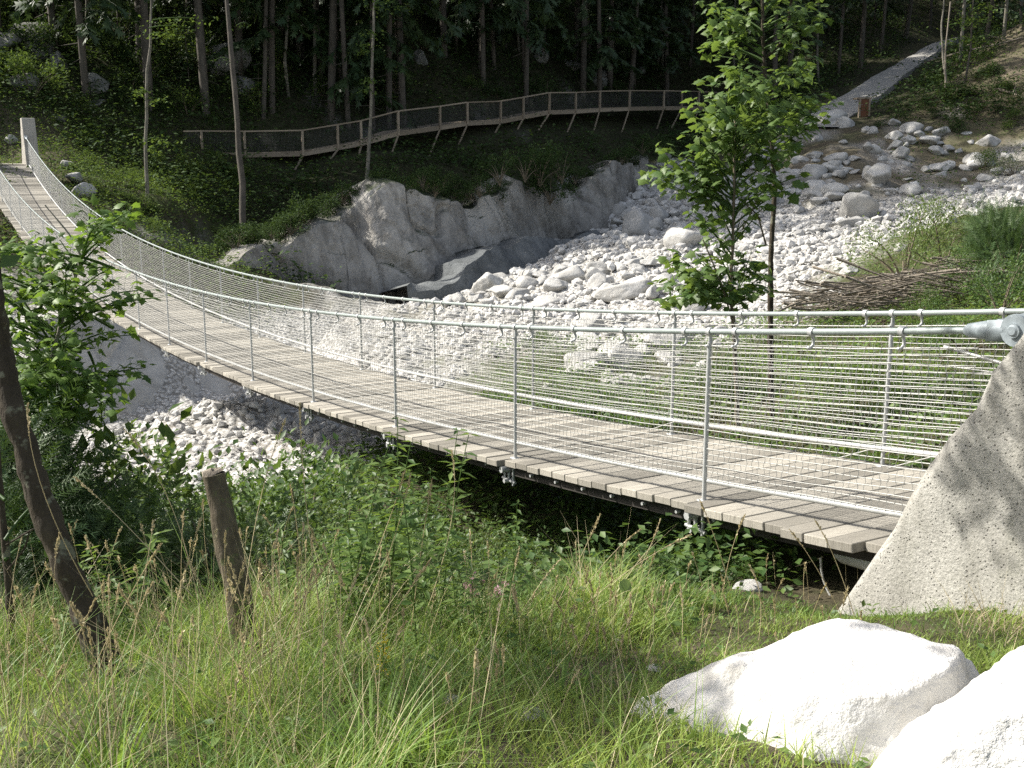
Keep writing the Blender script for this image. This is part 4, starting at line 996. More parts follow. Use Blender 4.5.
# ---- bushes
def bush_proto(seed, leafm, nl, ls, T=T_LEAF, F=F_LEAF, name='bush', flat=1.0, clump=9):
    rn = np.random.default_rng(seed); e = empty(name); st = MB(); lf = MB(); P = []; D = []
    cs = []
    for k in range(clump):
        d = unit(rn.normal(size=3)); d[2] = abs(d[2]) * flat; cs.append(d * rn.uniform(.45, .85) + np.array([0, 0, .15])); tube(st, bez([0, 0, -.15], cs[-1] * np.array([.3, .3, .6]), cs[-1], 7), np.linspace(.022, .006, 7), 5, rn.random())
    for k in range(nl):
        cc = cs[rn.integers(clump)]; r = unit(rn.normal(size=3)) * rn.uniform(.3, 1) ** .6 * rn.uniform(.22, .42); p = cc + r; P.append(p); D.append(unit(p) + rn.normal(0, .5, 3) - np.array([0, 0, .35]))
    n = len(P); scatter(lf, T, F, P, D, unit(np.array(P) * .5 + upn(n, .5)), rn.uniform(.65, 1.25, n) * ls, rn.random(n))
    st.build('stems', M['stem'], e); lf.build('foliage', leafm, e); return e
BP = {'green': [bush_proto(k, M['bush'], 2400, .055) for k in (1, 2, 3)], 'willow': [bush_proto(k, M['willow'], 2200, .045, name='willow_bush') for k in (4, 5)], 'dark': [bush_proto(k, M['darkleaf'], 800, .10, name='dark_bush') for k in (6, 7)],
      'under': [bush_proto(k, M['under'], 1300, .08) for k in (8, 9)], 'needle': [bush_proto(k, M['spruce'], 2300, .21, T_TWIG, F_TWIG, 'spruce_bush') for k in (10, 11)]}
bused = {}
def bush(kind, P, s, label, group=None, sz=1., cat='bush'):
    k = random.randrange(len(BP[kind])); pr_ = BP[kind][k]; o = copy_thing(pr_) if (kind, k) in bused else pr_; bused[(kind, k)] = 1
    o.location = P; o.scale = (s, s, s * sz); o.rotation_euler = (0, 0, random.uniform(0, 6.28)); tag(o, label, cat, group); return o
def bushg(kind, x, y, s, label, sz=1., group=None, dz=0.): return bush(kind, (x, y, g1(x, y) + dz), s, label, group, sz)
# under and in front of the bridge
UB = 'one of the leafy green bushes crowding under the near half of the bridge'
for x, y, s, kd in ((-1.55, 7.4, .62, 'green'), (-1.15, 7.9, .66, 'green'), (-1.9, 6.9, .5, 'willow'), (-2.0, 7.9, .75, 'green'), (-2.4, 9.2, .85, 'green'), (-1.7, 8.6, .8, 'green'), (-3.0, 7.6, .7, 'under'), (.3, 7.05, .4, 'green'), (-.6, 7.55, .6, 'green'), (-.25, 7.3, .45, 'green'), (-.9, 8.3, .6, 'green'), (-.5, 8.0, .5, 'willow'), (.75, 6.9, .4, 'green'), (1.0, 6.75, .35, 'green'), (-.1, 7.2, .4, 'willow'), (.5, 6.75, .3, 'green'), (1.25, 6.5, .3, 'green'), (-3.6, 8.0, .8, 'under'), (-.75, 8.9, .66, 'green'), (-1.3, 9.6, .75, 'green'), (-1.0, 8.2, .6, 'green'), (-.3, 9.4, .6, 'willow'), (.25, 8.4, .55, 'green'), (.7, 9.6, .55, 'green'), (-.7, 10.6, .65, 'willow'), (-2.2, 8.6, .6, 'green'), (-2.6, 10.2, .7, 'green'), (1.1, 7.7, .34, 'green'), (.5, 7.35, .34, 'green'), (-3.3, 8.6, .6, 'under'), (-1.6, 11.8, .8, 'willow'), (.1, 11.2, .6, 'green'), (-3.9, 10.8, .7, 'under'), (-.5, 7.7, .36, 'green')):
    a_ = (x - BX) * NV[0] + (y - BY) * NV[1]; i_ = ((x - BX) * DV[0] + (y - BY) * DV[1]) / BS; s *= 1.95
    if -1.75 < a_ < BW + .9: s = min(s, max(.3, (bz(i_) - (.42 if a_ > -.8 else .0) - g1(x, y)) / 1.4))
    bushg(kd, x, y, s, UB, random.uniform(.8, 1.1), 'bushes under the bridge')
bushg('willow', -1.0, 6.35, .62, 'pale leafed willow bush right of the broken post', 1.1)
bushg('needle', -2.7, 6.8, 1.0, 'dark low spruce bush between the leaning trunk and the broken post', 1.0)
bushg('needle', -3.5, 6.4, 1.6, 'dark spruce bush behind the leaning trunk at the left edge', 1.1)
bushg('needle', -2.2, 7.9, .95, 'small dark spruce bush behind the broken post', .9)
bushg('under', -3.6, 7.2, 1.7, 'leafy dark bush under the hazel shrub at the left edge', 1.0)
bushg('under', -3.3, 8.0, 1.2, 'green bush below the forked stem of the hazel shrub', 1.0)
# right bank behind the bridge
for k, (px, py, Y, s, kd, lab) in enumerate(((905, 262, 26, 1.7, 'willow', 'pale feathery willow bush above the brush pile'), (945, 250, 25, 1.6, 'willow', 'feathery willow bush left of the small spruce'), (925, 232, 30, 1.4, 'willow', 'small grey green willow at the edge of the gravel bar'), (965, 300, 19, .8, 'green', 'bright green bush right of the brush pile'), (920, 310, 18, .55, 'green', 'low bright bush in front of the brush pile'), (1000, 320, 16, .8, 'green', 'green bush just above the cable socket'),
                                         (1008, 300, 19, 1.15, 'needle', 'young spruce at the right edge above the cable socket'), (1015, 225, 24, 1.0, 'needle', 'spruce top against the debris at the right edge'), (880, 232, 40, .9, 'willow', 'tuft of willow on the sunlit gravel bar'), (930, 345, 14, .5, 'green', 'low bush behind the netting left of the concrete block'), (965, 360, 13, .55, 'green', 'bush behind the netting touching the concrete block outline'), (905, 395, 11.5, .4, 'green', 'small leafy bush behind the last far post'),
                                         (720, 300, 13.5, .5, 'green', 'leafy bush around the feet of the two maples'), (545, 375, 15, .5, 'willow', 'small willow behind the netting left of the pale boulders'), (600, 395, 14, .45, 'green', 'small bush in front of the tall pale boulder'), (985, 150, 58, 1.0, 'under', 'bush at the right end of the debris fan'), (1015, 165, 55, 1.2, 'willow', 'pale bush beside the debris fan at the right edge'))):
    x = at(px, py, Y); z = g1(x[0], Y); bush(kd, (x[0], Y, z), s, lab, None, 1.0 if kd != 'needle' else 1.5)
WB = 'one of the uneven green weed clumps on the bank behind the netting'
for k in range(26):
    px, py = random.uniform(520, 985), random.uniform(335, 450); P = on(px, py, 8.6, 24, 200)
    if (P[0] - BX) * NV[0] + (P[1] - BY) * NV[1] < BW + .6: continue
    bush(random.choice(('green', 'willow', 'under')), P - UP * .05, random.uniform(.22, .48), WB, 'weed clumps behind the netting', random.uniform(.7, 1.2))
# left far slope, cliff edge and hillside bushes
LS = 'one of the sunlit leafy bushes on the slope below the far bridge end'
for k in range(34):
    px, py = random.uniform(85, 245), random.uniform(155, 262)
    P = on(px, py, 40, 60, 200); bush('under', P - UP * .15, random.uniform(.5, .95), LS, 'bushes on the far left slope', random.uniform(.6, 1.))
HB = 'one of the dark bushes growing along the cliff edge below the walkway'
for k in range(80):
    t_ = random.random(); px = 215 + 450 * t_; yt = np.interp(px, [215, 300, 345, 400, 480, 560, 665], [243, 222, 192, 180, 184, 182, 142]); py = yt + random.uniform(-14, 10)
    P = at(px, py + 14, np.interp(px, [205, 260, 300, 345, 400, 440, 480, 520, 580, 655], [50, 53, 55, 57.5, 59.3, 60.2, 61.8, 65.5, 70.5, 77]) - 6.0 + random.uniform(-.3, 1.2)); bush('dark', P, random.uniform(.6, 1.15), HB, 'dark bushes along the cliff edge', random.uniform(.6, 1.1))
for px, py, s in ((550, 200, 1.6), (540, 182, 1.7), (562, 180, 1.6), (525, 178, 1.4), (500, 182, 1.3), (480, 195, .9), (405, 200, 1.), (300, 225, 1.2), (285, 240, 1.0), (265, 250, 1.1), (240, 255, 1.1), (435, 195, .8)):
    P = at(px, py, np.interp(px, [230, 300, 400, 480, 550, 640], [46.5, 49.5, 52.5, 55, 59.5, 67])); bush('dark', P, s, 'dark green bush hanging on the pale cliff face', 'bushes on the cliff face', 1.0)
FB = 'one of the big dark leafy bushes under the trees of the shaded forest slope'
for k in range(75):
    P = on(random.uniform(-20, 830), random.uniform(4, 120), 50, 120, 250)
    if near_line(P[None, :2], LINE)[0] < 2.2 or near_line(P[None, :2], TRL)[0] < 3: continue
    bush(random.choice(('dark', 'dark', 'under')), P - UP * .2, random.uniform(.9, 2.1), FB, 'bushes under the forest trees', random.uniform(.7, 1.2))
DB = 'one of the dark bushes on the shaded bank beside the trail'
for k in range(36):
    px, py = random.uniform(872, 1010), random.uniform(70, 132)
    if py < 118 - (px - 872) * .55 + 12 and px < 950: continue
    P = on(px, py, 55, 95, 250); bush('dark', P - UP * .2, random.uniform(.6, 1.2), DB, 'dark bushes by the trail', random.uniform(.6, 1.))
RS = 'one of the green bushes on the sunlit dirt slope at the top right'
for px, py, s in ((1005, 90, .8), (985, 60, .9), (1018, 120, .9), (1010, 130, .8), (960, 95, .7), (970, 48, .9), (1018, 20, 1.), (990, 30, .9), (1015, 105, .7)):
    P = on(px, py, 55, 95, 250); bush('under', P - UP * .1, s, RS, 'bushes on the dirt slope', .8)
# ---- ground cover and undergrowth that nobody could count
def cover(name, sel, n, leaves, hgt, ls, mat, label, T=T_LEAF, F=F_LEAF, wpow=1.0, rad=.4):
    wt = RR.ravel()[sel] ** wpow; wt /= wt.sum(); pk = RNG.choice(sel, n, p=wt)
    cx = X[pk] + RNG.normal(0, .012, n) * RR.ravel()[pk]; cy = Yv[pk] + RNG.normal(0, .012, n) * RR.ravel()[pk]
    px_ = np.repeat(cx, leaves) + RNG.normal(0, rad, n * leaves); py_ = np.repeat(cy, leaves) + RNG.normal(0, rad, n * leaves)
    z = ground(px_, py_); hh = hgt * np.repeat(RNG.uniform(.3, 1, n), leaves) * RNG.random(n * leaves)
    m_ = n * leaves; mb = MB(); d = np.column_stack([RNG.normal(size=(m_, 2)), RNG.uniform(-.5, .4, m_)])
    scatter(mb, T, F, np.column_stack([px_, py_, z + hh]), d, upn(m_, .5), RNG.uniform(.6, 1.3, m_) * ls, RNG.random(m_)); o = mb.build(name, mat); o['kind'] = 'stuff'; o['label'] = label; return o
clear = (near_line(XY, TRL) > 3.2) & (near_line(XY, LINE) > 1.5)
rr = RR.ravel(); infr = (np.abs(X) < Yv * .54)
ppx, ppy, _ = project(np.column_stack([X, Yv, Z]))
sel = np.where(clear & infr & (Yv > 46) & (Yv < 112) & (MK[:, 1] > .45) & (MK[:, 0] < .3))[0]
cover('undergrowth', sel, 13000, 14, 1.6, .25, M['darkleaf'], 'dark leafy undergrowth covering the wooded hillside', rad=.5)
sel = np.where(infr & (Yv > 36) & (Yv < 66) & (ppx < 270) & (MK[:, 0] < .35))[0]
cover('hillside_greenery', sel, 4200, 14, .8, .13, M['under'], 'sunlit green ground cover on the left hillside', rad=.4)
sel = np.where(clear & infr & (Yv > 50) & (Yv < 90) & (ppx > 900) & (MK[:, 2] + MK[:, 1] > .15) & (MK[:, 0] < .4))[0]
cover('slope_greenery', sel, 420, 10, .5, .16, M['under'], 'patchy green ground cover on the dirt slope', rad=.4)
sel = np.where((Yv > 8.2) & (Yv < 30) & (X > -.5 + (Yv - 9) * .02) & (X < Yv * .55) & (MK[:, 0] < .42))[0]
cover('bank_herbs', sel, 2600, 16, .32, .075, M['herb'], 'green herbs covering the bank behind the bridge', rad=.16, wpow=1.2)
sel = np.where((Yv > 6.2) & (Yv < 16) & (X > -7) & (X < 1.6) & (MK[:, 0] < .55) & (np.hypot((X + .15) / .75, (Yv - 7.9) / .8) > 1))[0]
cover('bank_scrub', sel, 2500, 14, .45, .075, M['bush'], 'low scrub on the near bank under the bridge', rad=.2, wpow=1.0)
for kd, L_ in BP.items():
    for k, o in enumerate(L_):
        if (kd, k) not in bused:
            for ch in list(o.children): bpy.data.objects.remove(ch)
            bpy.data.objects.remove(o)
# ================================================================ FOREGROUND GRASS AND HERBS
def blades(mb, x, y, z, h, wd, lean, curl, az, rnd, segs=4):
    n = len(x); t = np.linspace(0, 1, segs); d = np.column_stack([np.cos(az), np.sin(az), np.zeros(n)]); s = np.column_stack([-np.sin(az), np.cos(az), np.zeros(n)])
    # turn the flat of the blade at random
    tw = RNG.uniform(-1.2, 1.2, n); s = s * np.cos(tw)[:, None] + d * np.sin(tw)[:, None]
    V = np.empty((n, segs, 2, 3)); b = np.column_stack([x, y, z])
    for k, u in enumerate(t):
        p = b + d * (h * (lean * u + curl * u * u))[:, None] + UP * (h * (u - .35 * curl * u * u))[:, None]
        ww = (wd * (1 - u ** 1.6) + .0003)[:, None] / 2
        V[:, k, 0] = p - s * ww; V[:, k, 1] = p + s * ww
    base = (np.arange(n) * segs * 2)[:, None, None]; k = np.arange(segs - 1)[None, :, None] * 2
    F = (base + k + np.array([0, 1, 3, 2])[None, None, :]).reshape(-1, 4)
    mb.add(V.reshape(-1, 3), F, np.repeat(rnd, segs * 2))
def grow(n, xr, yr, accept, hf, wd, mat, name, label, lean=(.05, .5), curl=(.1, .8)):
    x = RNG.uniform(*xr, n); y = RNG.uniform(*yr, n) ; m_ = accept(x, y) > RNG.random(n); x, y = x[m_], y[m_]
    n = len(x); cl = fbm(np.column_stack([x * 2.2, y * 2.2, np.zeros(n)]), 3, 77); h = hf(x, y) * RNG.uniform(.45, 1.15, n) * (1 + .6 * cl)
    z = ground(x, y); mb = MB()
    blades(mb, x, y, z - .01, h, RNG.uniform(.7, 1.3, n) * wd, RNG.uniform(*lean, n), RNG.uniform(*curl, n), RNG.uniform(0, 2 * pi, n), np.clip(RNG.random(n) * .55 + .22 + cl * .75, 0, 1))
    o = mb.build(name, mat); o['kind'] = 'stuff'; o['label'] = label; return o
def bare_(x, y): return np.exp(-(((x + .05) / .55) ** 2 + ((y - 3.55) / .42) ** 2)) + .3 * np.exp(-(((x - .75) / .4) ** 2 + ((y - 4.1) / .3) ** 2))
def dens(x, y):
    px, py, _ = project(np.column_stack([x, y, np.full(len(x), -2.)]))
    d = np.where((px > -80) & (px < 1100) & (py > 540), 1., 0.) * np.clip(7.2 / y ** 1.15, .3, 1)
    d = d * np.clip(1 - bare_(x, y) * .62, .2, 1)
    for cx_, cy_, rx_, ry_ in ((at(850, 770, 3.45)[0], 3.45, .56, .42), (at(1052, 760, 2.92)[0], 2.92, .46, .38)): d = d * (np.hypot((x - cx_) / rx_, (y - cy_) / ry_) > 1)
    a_ = (x - BX) * NV[0] + (y - BY) * NV[1]; i_ = ((x - BX) * DV[0] + (y - BY) * DV[1]) / BS; d = d * ~((a_ > -.3) & (a_ < .3) & (i_ < -.5))
    cl = fbm(np.column_stack([x * 1.6, y * 1.6, np.zeros(len(x))]), 3, 90); return d * np.clip(.62 + 1.15 * cl, .10, 1)
leftness = lambda x, y: np.clip((.55 - x / y * 1.9) * 1.1, 0, 1)
grow(90000, (-3.2, 3.2), (2.2, 7.0), dens, lambda x, y: .075 + .13 * leftness(x, y) + .03 * (y > 5), .0052, M['grass'], 'meadow_grass', 'short to knee high meadow grass of the near bank')
def dl(x, y): return dens(x, y) * np.clip(leftness(x, y), .10, 1)
grow(26000, (-3.2, 2.6), (2.2, 6.8), dl, lambda x, y: .12 + .25 * leftness(x, y), .0045, M['lush'], 'tall_grass', 'taller green grass of the near bank', (.1, .6), (.2, 1.1))
def ds(x, y): return dens(x, y) * (.25 + .75 * np.clip(leftness(x, y), 0, 1))
grow(9000, (-3.2, 2.8), (2.2, 6.8), ds, lambda x, y: .14 + .30 * leftness(x, y), .0028, M['straw'], 'dry_grass', 'dry yellowed grass stems among the green', (.1, .9), (.0, .5))
def dt(x, y): return np.where(dens(x, y) > 0, 1., 0.) * (1 - .5 * bare_(x, y))
grow(36000, (-.3, 2.8), (3.3, 6.1), dt, lambda x, y: .045 + .0 * x, .0048, M['grass'], 'short_turf', 'short sunlit turf in front of the concrete block')
# broad herb leaves in the turf
x = RNG.uniform(-3, 2.8, 9000); y = RNG.uniform(2.3, 6.8, 9000); k_ = dens(x, y) * .8 > RNG.random(9000); x, y = x[k_], y[k_]; n = len(x); mb = MB()
scatter(mb, T_LEAF, F_LEAF, np.column_stack([x, y, ground(x, y) + RNG.uniform(.005, .07, n) * (1 + leftness(x, y))]), np.column_stack([RNG.normal(size=(n, 2)), RNG.uniform(-.1, .6, n)]), upn(n, .5), RNG.uniform(.02, .055, n), RNG.random(n))
o = mb.build('meadow_herbs', M['herb']); o['kind'] = 'stuff'; o['label'] = 'small leafy herbs in the turf'
# seed head stalks
mb = MB(); hd = MB()
def stalk(foot, tip, r=.0016, head=.12, rn=0.):
    foot, tip = np.array(foot), np.array(tip); L = np.linalg.norm(tip - foot); side = RNG.normal(0, .06 * L, 3); side[2] = 0
    P = bez(foot, foot + (tip - foot) * .55 + UP * L * .10 + side, tip, 12); tube(mb, P, np.linspace(r, r * .6, 12), 4, rn, cap=False)
    q = bez(foot, foot + (tip - foot) * .55 + UP * L * .10 + side, tip, 60); k0 = int(60 * max(.3, 1 - head / L))
    d = unit(np.gradient(q, axis=0)); idx = RNG.integers(k0, 60, int(34 * head / .12)); n = len(idx)
    u = (idx - k0) / (60 - k0); wdt = .35 + np.sin(u * pi) * .65
    scatter(mb, T_LEAF, F_LEAF, q[idx], d[idx] * 1.6 + RNG.normal(0, .45, (n, 3)), RNG.normal(size=(n, 3)), .014 * wdt + .004, np.full(n, rn))
for k in range(230):
    px = random.choice((random.uniform(0, 330), random.uniform(0, 330), random.uniform(250, 640), random.uniform(550, 860)))
    py0 = random.uniform(600, 790) if px < 560 else random.uniform(585, 680); P = on(px, py0, 2.2, 8, 120)
    h = random.uniform(.28, .7) * (1. if px < 360 else .75 if px < 560 else .45); az = random.uniform(0, 6.28); ln = random.uniform(.05, .45) * h
    stalk(P, P + np.array([math.cos(az) * ln, math.sin(az) * ln, h]), random.uniform(.0011, .002), random.uniform(.05, .13), random.random())
for (a, b, Y) in (((418, 600), (452, 452), 4.6), ((405, 640), (432, 480), 4.4), ((352, 610), (410, 475), 4.5), ((360, 560), (405, 470), 4.6), ((235, 640), (285, 420), 4.2), ((330, 640), (300, 405), 4.1), ((90, 560), (28, 405), 4.2), ((200, 590), (125, 430), 4.3), ((190, 560), (75, 478), 4.2), ((500, 640), (520, 545), 4.8), ((505, 610), (560, 560), 4.7), ((540, 620), (690, 535), 4.8), ((515, 650), (600, 515), 4.6), ((475, 600), (470, 530), 5.2), ((560, 600), (640, 530), 5.0), ((610, 590), (660, 520), 5.2), ((20, 760), (95, 600), 3.6), ((160, 720), (245, 560), 3.8), ((60, 700), (160, 545), 3.8), ((250, 700), (330, 560), 3.6), ((390, 740), (330, 560), 3.5), ((300, 740), (430, 560), 3.4), ((215, 760), (120, 590), 3.4), ((860, 600), (815, 520), 5.0), ((845, 590), (790, 530), 5.2), ((740, 590), (700, 500), 5.4), ((720, 590), (745, 515), 5.4)):
    stalk(at(*a, Y) - UP * .15, at(*b, Y + random.uniform(-.2, .2)), .002, .17, random.random())
o = mb.build('seed_grass', M['straw']); o['kind'] = 'stuff'; o['label'] = 'tall straw coloured grass stalks with seed heads'
# broken post
e = empty('broken_post', tuple(gfoot(247, 640, 4.7))); tag(e, 'weathered broken wooden post leaning left in the tall grass', 'post')
mb = MB(); a = gfoot(250, 655, 4.7); b = at(213, 474, 4.75); P = bez(a, (a + b) / 2 + np.array([.02, 0, 0]), b, 14)
P = bez(a, (a + b) / 2 + np.array([.02, 0, 0]), b, 48); tube(mb, P, np.interp(np.linspace(0, 1, 48), [0, .2, 1], [.080, .062, .054]), 28, rough=.17, seed=4); ax_ = unit(b - a)
mb.build('stake', M['oldpost'], e)
mb = MB(); tube(mb, [b - ax_ * .002, b + ax_ * .018 + np.array([-.006, 0, .0]), b + ax_ * .020], [.055, .046, .012], 14, rough=.4, seed=9); mb.build('broken_top', M['dead'], e)
# lush broad grass tufts
def tuft(px, py, n, h, label):
    P = on(px, py, 2, 8, 150); mb = MB(); az = RNG.uniform(0, 2 * pi, n); r = RNG.random(n) * .07
    blades(mb, P[0] + np.cos(az) * r, P[1] + np.sin(az) * r, np.full(n, P[2] - .02), RNG.uniform(.6, 1.1, n) * h, RNG.uniform(.006, .010, n), RNG.uniform(.05, .45, n), RNG.uniform(.2, .8, n), az, RNG.random(n), 7)
    o = mb.build('grass_tuft', M['lush']); tag(o, label, 'grass tuft')
tuft(372, 778, 90, .40, 'bright broad bladed grass tuft at the bottom centre left'); tuft(428, 772, 60, .42, 'arching grass tuft right of the bright broad bladed one'); tuft(112, 780, 50, .34, 'small broad bladed grass tuft near the bottom left corner'); tuft(560, 700, 60, .22, 'low grass tuft beside the shaded bare earth')
# dry clump by the post
P = on(268, 655, 2.5, 8, 150); mb = MB(); n = 240; az = RNG.uniform(0, 2 * pi, n); r = RNG.random(n) * .08
blades(mb, P[0] + np.cos(az) * r, P[1] + np.sin(az) * r, np.full(n, P[2] - .02), RNG.uniform(.4, 1.1, n) * .22, RNG.uniform(.002, .004, n), RNG.uniform(.2, 1., n), RNG.uniform(.2, 1., n), az, RNG.random(n), 5)
tag(mb.build('dry_tuft', M['straw']), 'bleached dry grass clump at the foot of the broken post', 'grass tuft')
# yellow flower spike
P = on(383, 700, 2.5, 8, 150); tp = at(383, 633, P[1]); e = empty('yellow_flower', tuple(P)); tag(e, 'yellow flower spike in the grass left of the shaded earth', 'flower')
mb = MB(); tube(mb, [P - UP * .02, (P + tp) / 2 + np.array([.004, 0, 0]), tp], [.003, .0025, .0015], 5, .3)
n = 18; u = RNG.random(n) * .6; scatter(mb, T_LEAF, F_LEAF, P + (tp - P) * u[:, None], np.column_stack([RNG.normal(size=(n, 2)), np.full(n, .5)]), upn(n), RNG.uniform(.03, .05, n), RNG.random(n)); mb.build('stem', M['lush'], e)
mb = MB(); n = 95; u = .42 + .58 * RNG.random(n); d = np.column_stack([RNG.normal(size=(n, 2)), RNG.uniform(-.3, .6, n)]); scatter(mb, T_LEAF, F_LEAF, P + (tp - P) * u[:, None] + unit(d) * (RNG.random(n) * .024 * (1.15 - .8 * (u - .4)))[:, None], d, rdir(n), RNG.uniform(.010, .017, n), RNG.random(n)); mb.build('blossom', M['yellow'], e)
# pink flower heads
for (px, py), lab in (((478, 588), 'cluster of pale pink flower heads left of its twin at the grass edge'), ((503, 592), 'cluster of pale pink flower heads right of its twin at the grass edge')):
    tp = at(px, py, 5.3); P = np.array([tp[0] + .03, 5.3, g1(tp[0], 5.3)]); e = empty('pink_flower', tuple(P)); tag(e, lab, 'flower'); mb = MB(); hb = MB()
    for k in range(8):
        t2 = tp + np.array([random.gauss(0, .035), random.gauss(0, .04), random.gauss(0, .03)]); mb = MB(); tube(mb, bez(P, (P + t2) / 2 + np.array([random.gauss(0, .02), 0, 0]), t2, 6), .002, 4, .5); mb.build('stem', M['herb'], e)
        n = 26; d = rdir(n, -.2, 1); scatter(hb, T_LEAF, F_LEAF, t2 + d * .008, d, rdir(n), .016, RNG.random(n))
    hb.build('blossom', M['pink'], e)
# big round leaves
T_RND = np.array([[0, .12, -.05]] + [[.5 * math.sin(a) * (1 + .05 * math.sin(5 * a)), .42 - .5 * math.cos(a) * (1 + .06 * math.sin(7 * a)), .05 * math.sin(3 * a) - .03] for a in np.linspace(.35, 2 * pi - .35, 18)])
F_RND = [[0, i, i + 1] for i in range(1, 18)]
P0 = on(652, 612, 2.5, 8, 150); e = empty('butterbur', tuple(P0)); tag(e, 'clump of big pale round leaves in the grass below the bridge', 'leafy plant'); st = MB(); lf = MB()
for px, py, s in ((646, 574, .085), (674, 571, .09), (657, 600, .07), (672, 608, .07), (638, 618, .075), (654, 630, .07), (628, 584, .065)):
    p = at(px, py + 8, P0[1] + random.uniform(-.2, .2)); g = np.array([p[0] + random.gauss(0, .03), p[1] + .03, 0]); g[2] = g1(g[0], g[1]) - .02; p[2] = max(p[2], g[2] + .06); tube(st, bez(g, (g + p) / 2 + UP * .02, p, 6), .004, 5, .5)
    lf = MB(); scatter(lf, T_RND, F_RND, [p], [[random.gauss(0, .5), random.gauss(-.2, .4), .55]], [[random.gauss(0, .25), -.75, .75]], [s], [random.random()]); lf.build('leaf_blade', M['butterbur'], e); st.build('stem', M['herb'], e); st = MB()
# tall leafy weeds standing along the drop
wp = []
for k in range(4):
    e = empty('tall_weed'); st = MB(); lf = MB(); hh = .55 + .12 * k; tip = np.array([random.gauss(0, .08), random.gauss(0, .08), hh]); Q = bez([0, 0, -.03], [random.gauss(0, .03), 0, hh * .5], tip, 24); tube(st, Q, np.linspace(.004, .0018, 24), 5, .4)
    n = 46; ix = np.sort(RNG.integers(4, 24, n)); az = np.arange(n) * 2.4; d = np.column_stack([np.cos(az), np.sin(az), RNG.uniform(-.35, .5, n)])
    TL = T_LEAF * np.array([.62, 1, 1]); scatter(lf, TL, F_LEAF, Q[ix], d, upn(n, .3), (.035 + .055 * np.sin(ix / 24 * pi * .9)), RNG.random(n)); st.build('stem', M['herb'], e); lf.build('foliage', M['herb'], e); wp.append(e)
wk_ = 0
while wk_ < 64:
    px = random.uniform(225, 520) if wk_ % 4 else random.uniform(0, 230); py = random.uniform(588, 668)
    if 175 < px < 285: continue
    P = on(px, py, 2.5, 8, 100); o = wp[wk_] if wk_ < 4 else copy_thing(wp[wk_ % 4]); s = random.uniform(.55, 1.15) * (1 if px < 440 else .6)
    o.location = P; o.scale = (s, s, s); o.rotation_euler = (random.gauss(0, .12), random.gauss(0, .12), random.uniform(0, 6.28)); tag(o, 'one of the tall leafy green weeds among the grass stalks', 'weed', 'tall weeds at the edge of the drop'); wk_ += 1
# leafy herb right of the willow (pale broad leaves)
P0 = on(395, 620, 2.5, 8, 150); lf = MB(); st = MB(); e = empty('leafy_herb', tuple(P0)); tag(e, 'tall pale leafed herb standing before the dark hollow under the bridge', 'leafy plant')
for k in range(7):
    g = P0 + np.array([random.gauss(0, .06), random.gauss(0, .06), -.02]); tpx = g + np.array([random.gauss(0, .09), random.gauss(0, .08), random.uniform(.28, .50)]); Q = bez(g, (g + tpx) / 2 + np.array([random.gauss(0, .02), 0, 0]), tpx, 8); tube(st, Q, .003, 5, .5)
    n = 16; ix = RNG.integers(2, 8, n); scatter(lf, T_MAPLE, F_MAPLE, Q[ix] + RNG.normal(0, .015, (n, 3)), np.column_stack([RNG.normal(size=(n, 2)), RNG.uniform(-.5, .3, n)]), upn(n, .5), RNG.uniform(.045, .08, n), RNG.random(n))
st.build('stem', M['herb'], e); lf.build('foliage', M['herb'], e)
# weeds on the rock
P = np.array([1.62, 3.55, -1.52]); mb = MB(); n = 90; az = RNG.uniform(0, 2 * pi, n)
blades(mb, P[0] + RNG.normal(0, .07, n), P[1] + RNG.normal(0, .05, n), np.full(n, P[2] - .06), RNG.uniform(.05, .16, n), RNG.uniform(.002, .004, n), RNG.uniform(.1, .9, n), RNG.uniform(.1, .9, n), az, RNG.random(n), 4)
tag(mb.build('dry_tuft', M['straw']), 'sparse dry weeds in the gap between the two white boulders', 'grass tuft')
# brush pile on the right bank
P0 = at(850, 296, 20); P0[2] = g1(P0[0], P0[1]); e = empty('brush_pile', tuple(P0)); tag(e, 'pile of dead brown branches on the right bank behind the bridge', 'brush pile'); mb = MB()
for k in range(300):
    px = random.uniform(808, 985); py = 300 - (px - 808) * .20 + random.uniform(-12, 22); Y = random.uniform(18.5, 21.5); a = at(px, py, Y); a[2] = min(a[2], g1(a[0], a[1]) + .55); a[2] = max(a[2], g1(a[0], a[1]) + .02); an = random.gauss(.15, .30); L = random.uniform(.4, 1.9); d = np.array([math.cos(an) * random.choice((-1, 1)), random.gauss(0, .4), random.gauss(.02, .16)])
    tube(mb, bez(a - d * L / 2, a + RNG.normal(0, .08, 3), a + d * L / 2, 6), np.linspace(random.uniform(.008, .028), .004, 6), 5, random.random())
mb.build('branches', M['dead'], e)
# fallen branches
def log(name, pts, r, label, mat='dead'):
    P = np.array(pts); mb = MB(); tube(mb, resample(P, 9), np.linspace(r, r * .45, 9), 7, .4, rough=.2, seed=int(P[0][0] * 10) % 97)
    for k in range(4):
        q = P[0] + (P[-1] - P[0]) * random.uniform(.3, .95); tube(mb, [q, q + np.array([random.gauss(0, .5), random.gauss(0, .3), random.uniform(.1, .7)])], [r * .35, r * .12], 5, .5)
    tag(mb.build(name, M[mat]), label, 'branch')
def og(px, py, h=.2):
    p = on(px, py, 30, 110, 300); p[2] += h; return p
log('fallen_branch', [og(925, 70, .5), og(960, 60, .5), og(1000, 50, .4), og(1022, 44, .4)], .11, 'long pale fallen branch lying up the dirt slope right of the trail')
log('fallen_branch', [og(995, 92), og(1010, 96), og(1024, 102)], .10, 'short pale fallen branch at the right edge of the dirt slope')
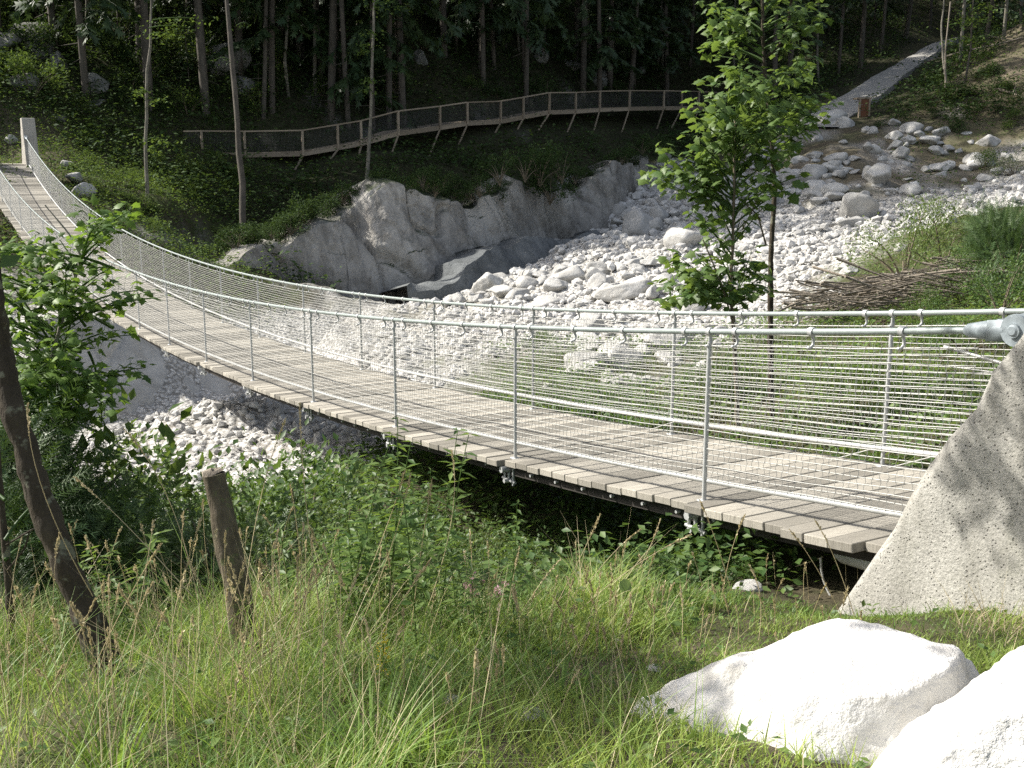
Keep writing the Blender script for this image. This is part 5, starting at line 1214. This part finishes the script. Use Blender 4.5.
log('fallen_branch', [og(960, 52, .3), og(990, 42, .3), og(1012, 42, .3)], .08, 'thin fallen branch near the top of the dirt slope')
log('drift_log', [at(888, 251, 33), at(905, 255, 32.5), at(932, 258, 32)], .05, 'bleached driftwood stick on the sunlit gravel bar')
# ================================================================ LIGHT, SKY, CAMERA
SUN = unit([-.96, .28, 0]) * math.cos(math.radians(40)) + UP * math.sin(math.radians(40))
wd = bpy.data.worlds.new('World'); SC.world = wd; wd.use_nodes = True; nt = wd.node_tree; nt.nodes.clear()
sk = nt.nodes.new('ShaderNodeTexSky'); sk.sky_type = 'NISHITA'; sk.sun_disc = False; sk.dust_density = 3.0; sk.ozone_density = .4; sk.sun_elevation = math.radians(40); sk.sun_rotation = math.atan2(SUN[0], SUN[1]) % (2 * pi)
bg = nt.nodes.new('ShaderNodeBackground'); bg.inputs[1].default_value = .115; wo = nt.nodes.new('ShaderNodeOutputWorld'); hs = nt.nodes.new('ShaderNodeHueSaturation'); hs.inputs['Saturation'].default_value = .62; nt.links.new(sk.outputs[0], hs.inputs['Color']); nt.links.new(hs.outputs[0], bg.inputs[0]); nt.links.new(bg.outputs[0], wo.inputs[0])
ld = bpy.data.lights.new('sun', 'SUN'); ld.energy = 4.7; ld.angle = math.radians(.53); ld.color = (1, .955, .88); so = bpy.data.objects.new('sun', ld); link(so)
so.rotation_euler = Vector(-SUN).to_track_quat('-Z', 'Y').to_euler()
cam = bpy.data.cameras.new('camera'); cam.sensor_width = 36; cam.lens = 36 * FPX / 1024; cam.clip_start = .05; cam.clip_end = 2000; co = bpy.data.objects.new('camera', cam); link(co)
co.rotation_euler = (pi / 2 - PITCH, 0, 0); SC.camera = co
SC.view_settings.view_transform = 'Standard'; SC.view_settings.look = 'None'; SC.view_settings.exposure = .95; SC.view_settings.gamma = 1; SC.view_settings.use_curve_mapping = False
SC.cycles.max_bounces = 6; SC.cycles.diffuse_bounces = 3; SC.cycles.transmission_bounces = 3; SC.cycles.glossy_bounces = 2; SC.cycles.caustics_reflective = False; SC.cycles.caustics_refractive = False
SC.cycles.use_denoising = False
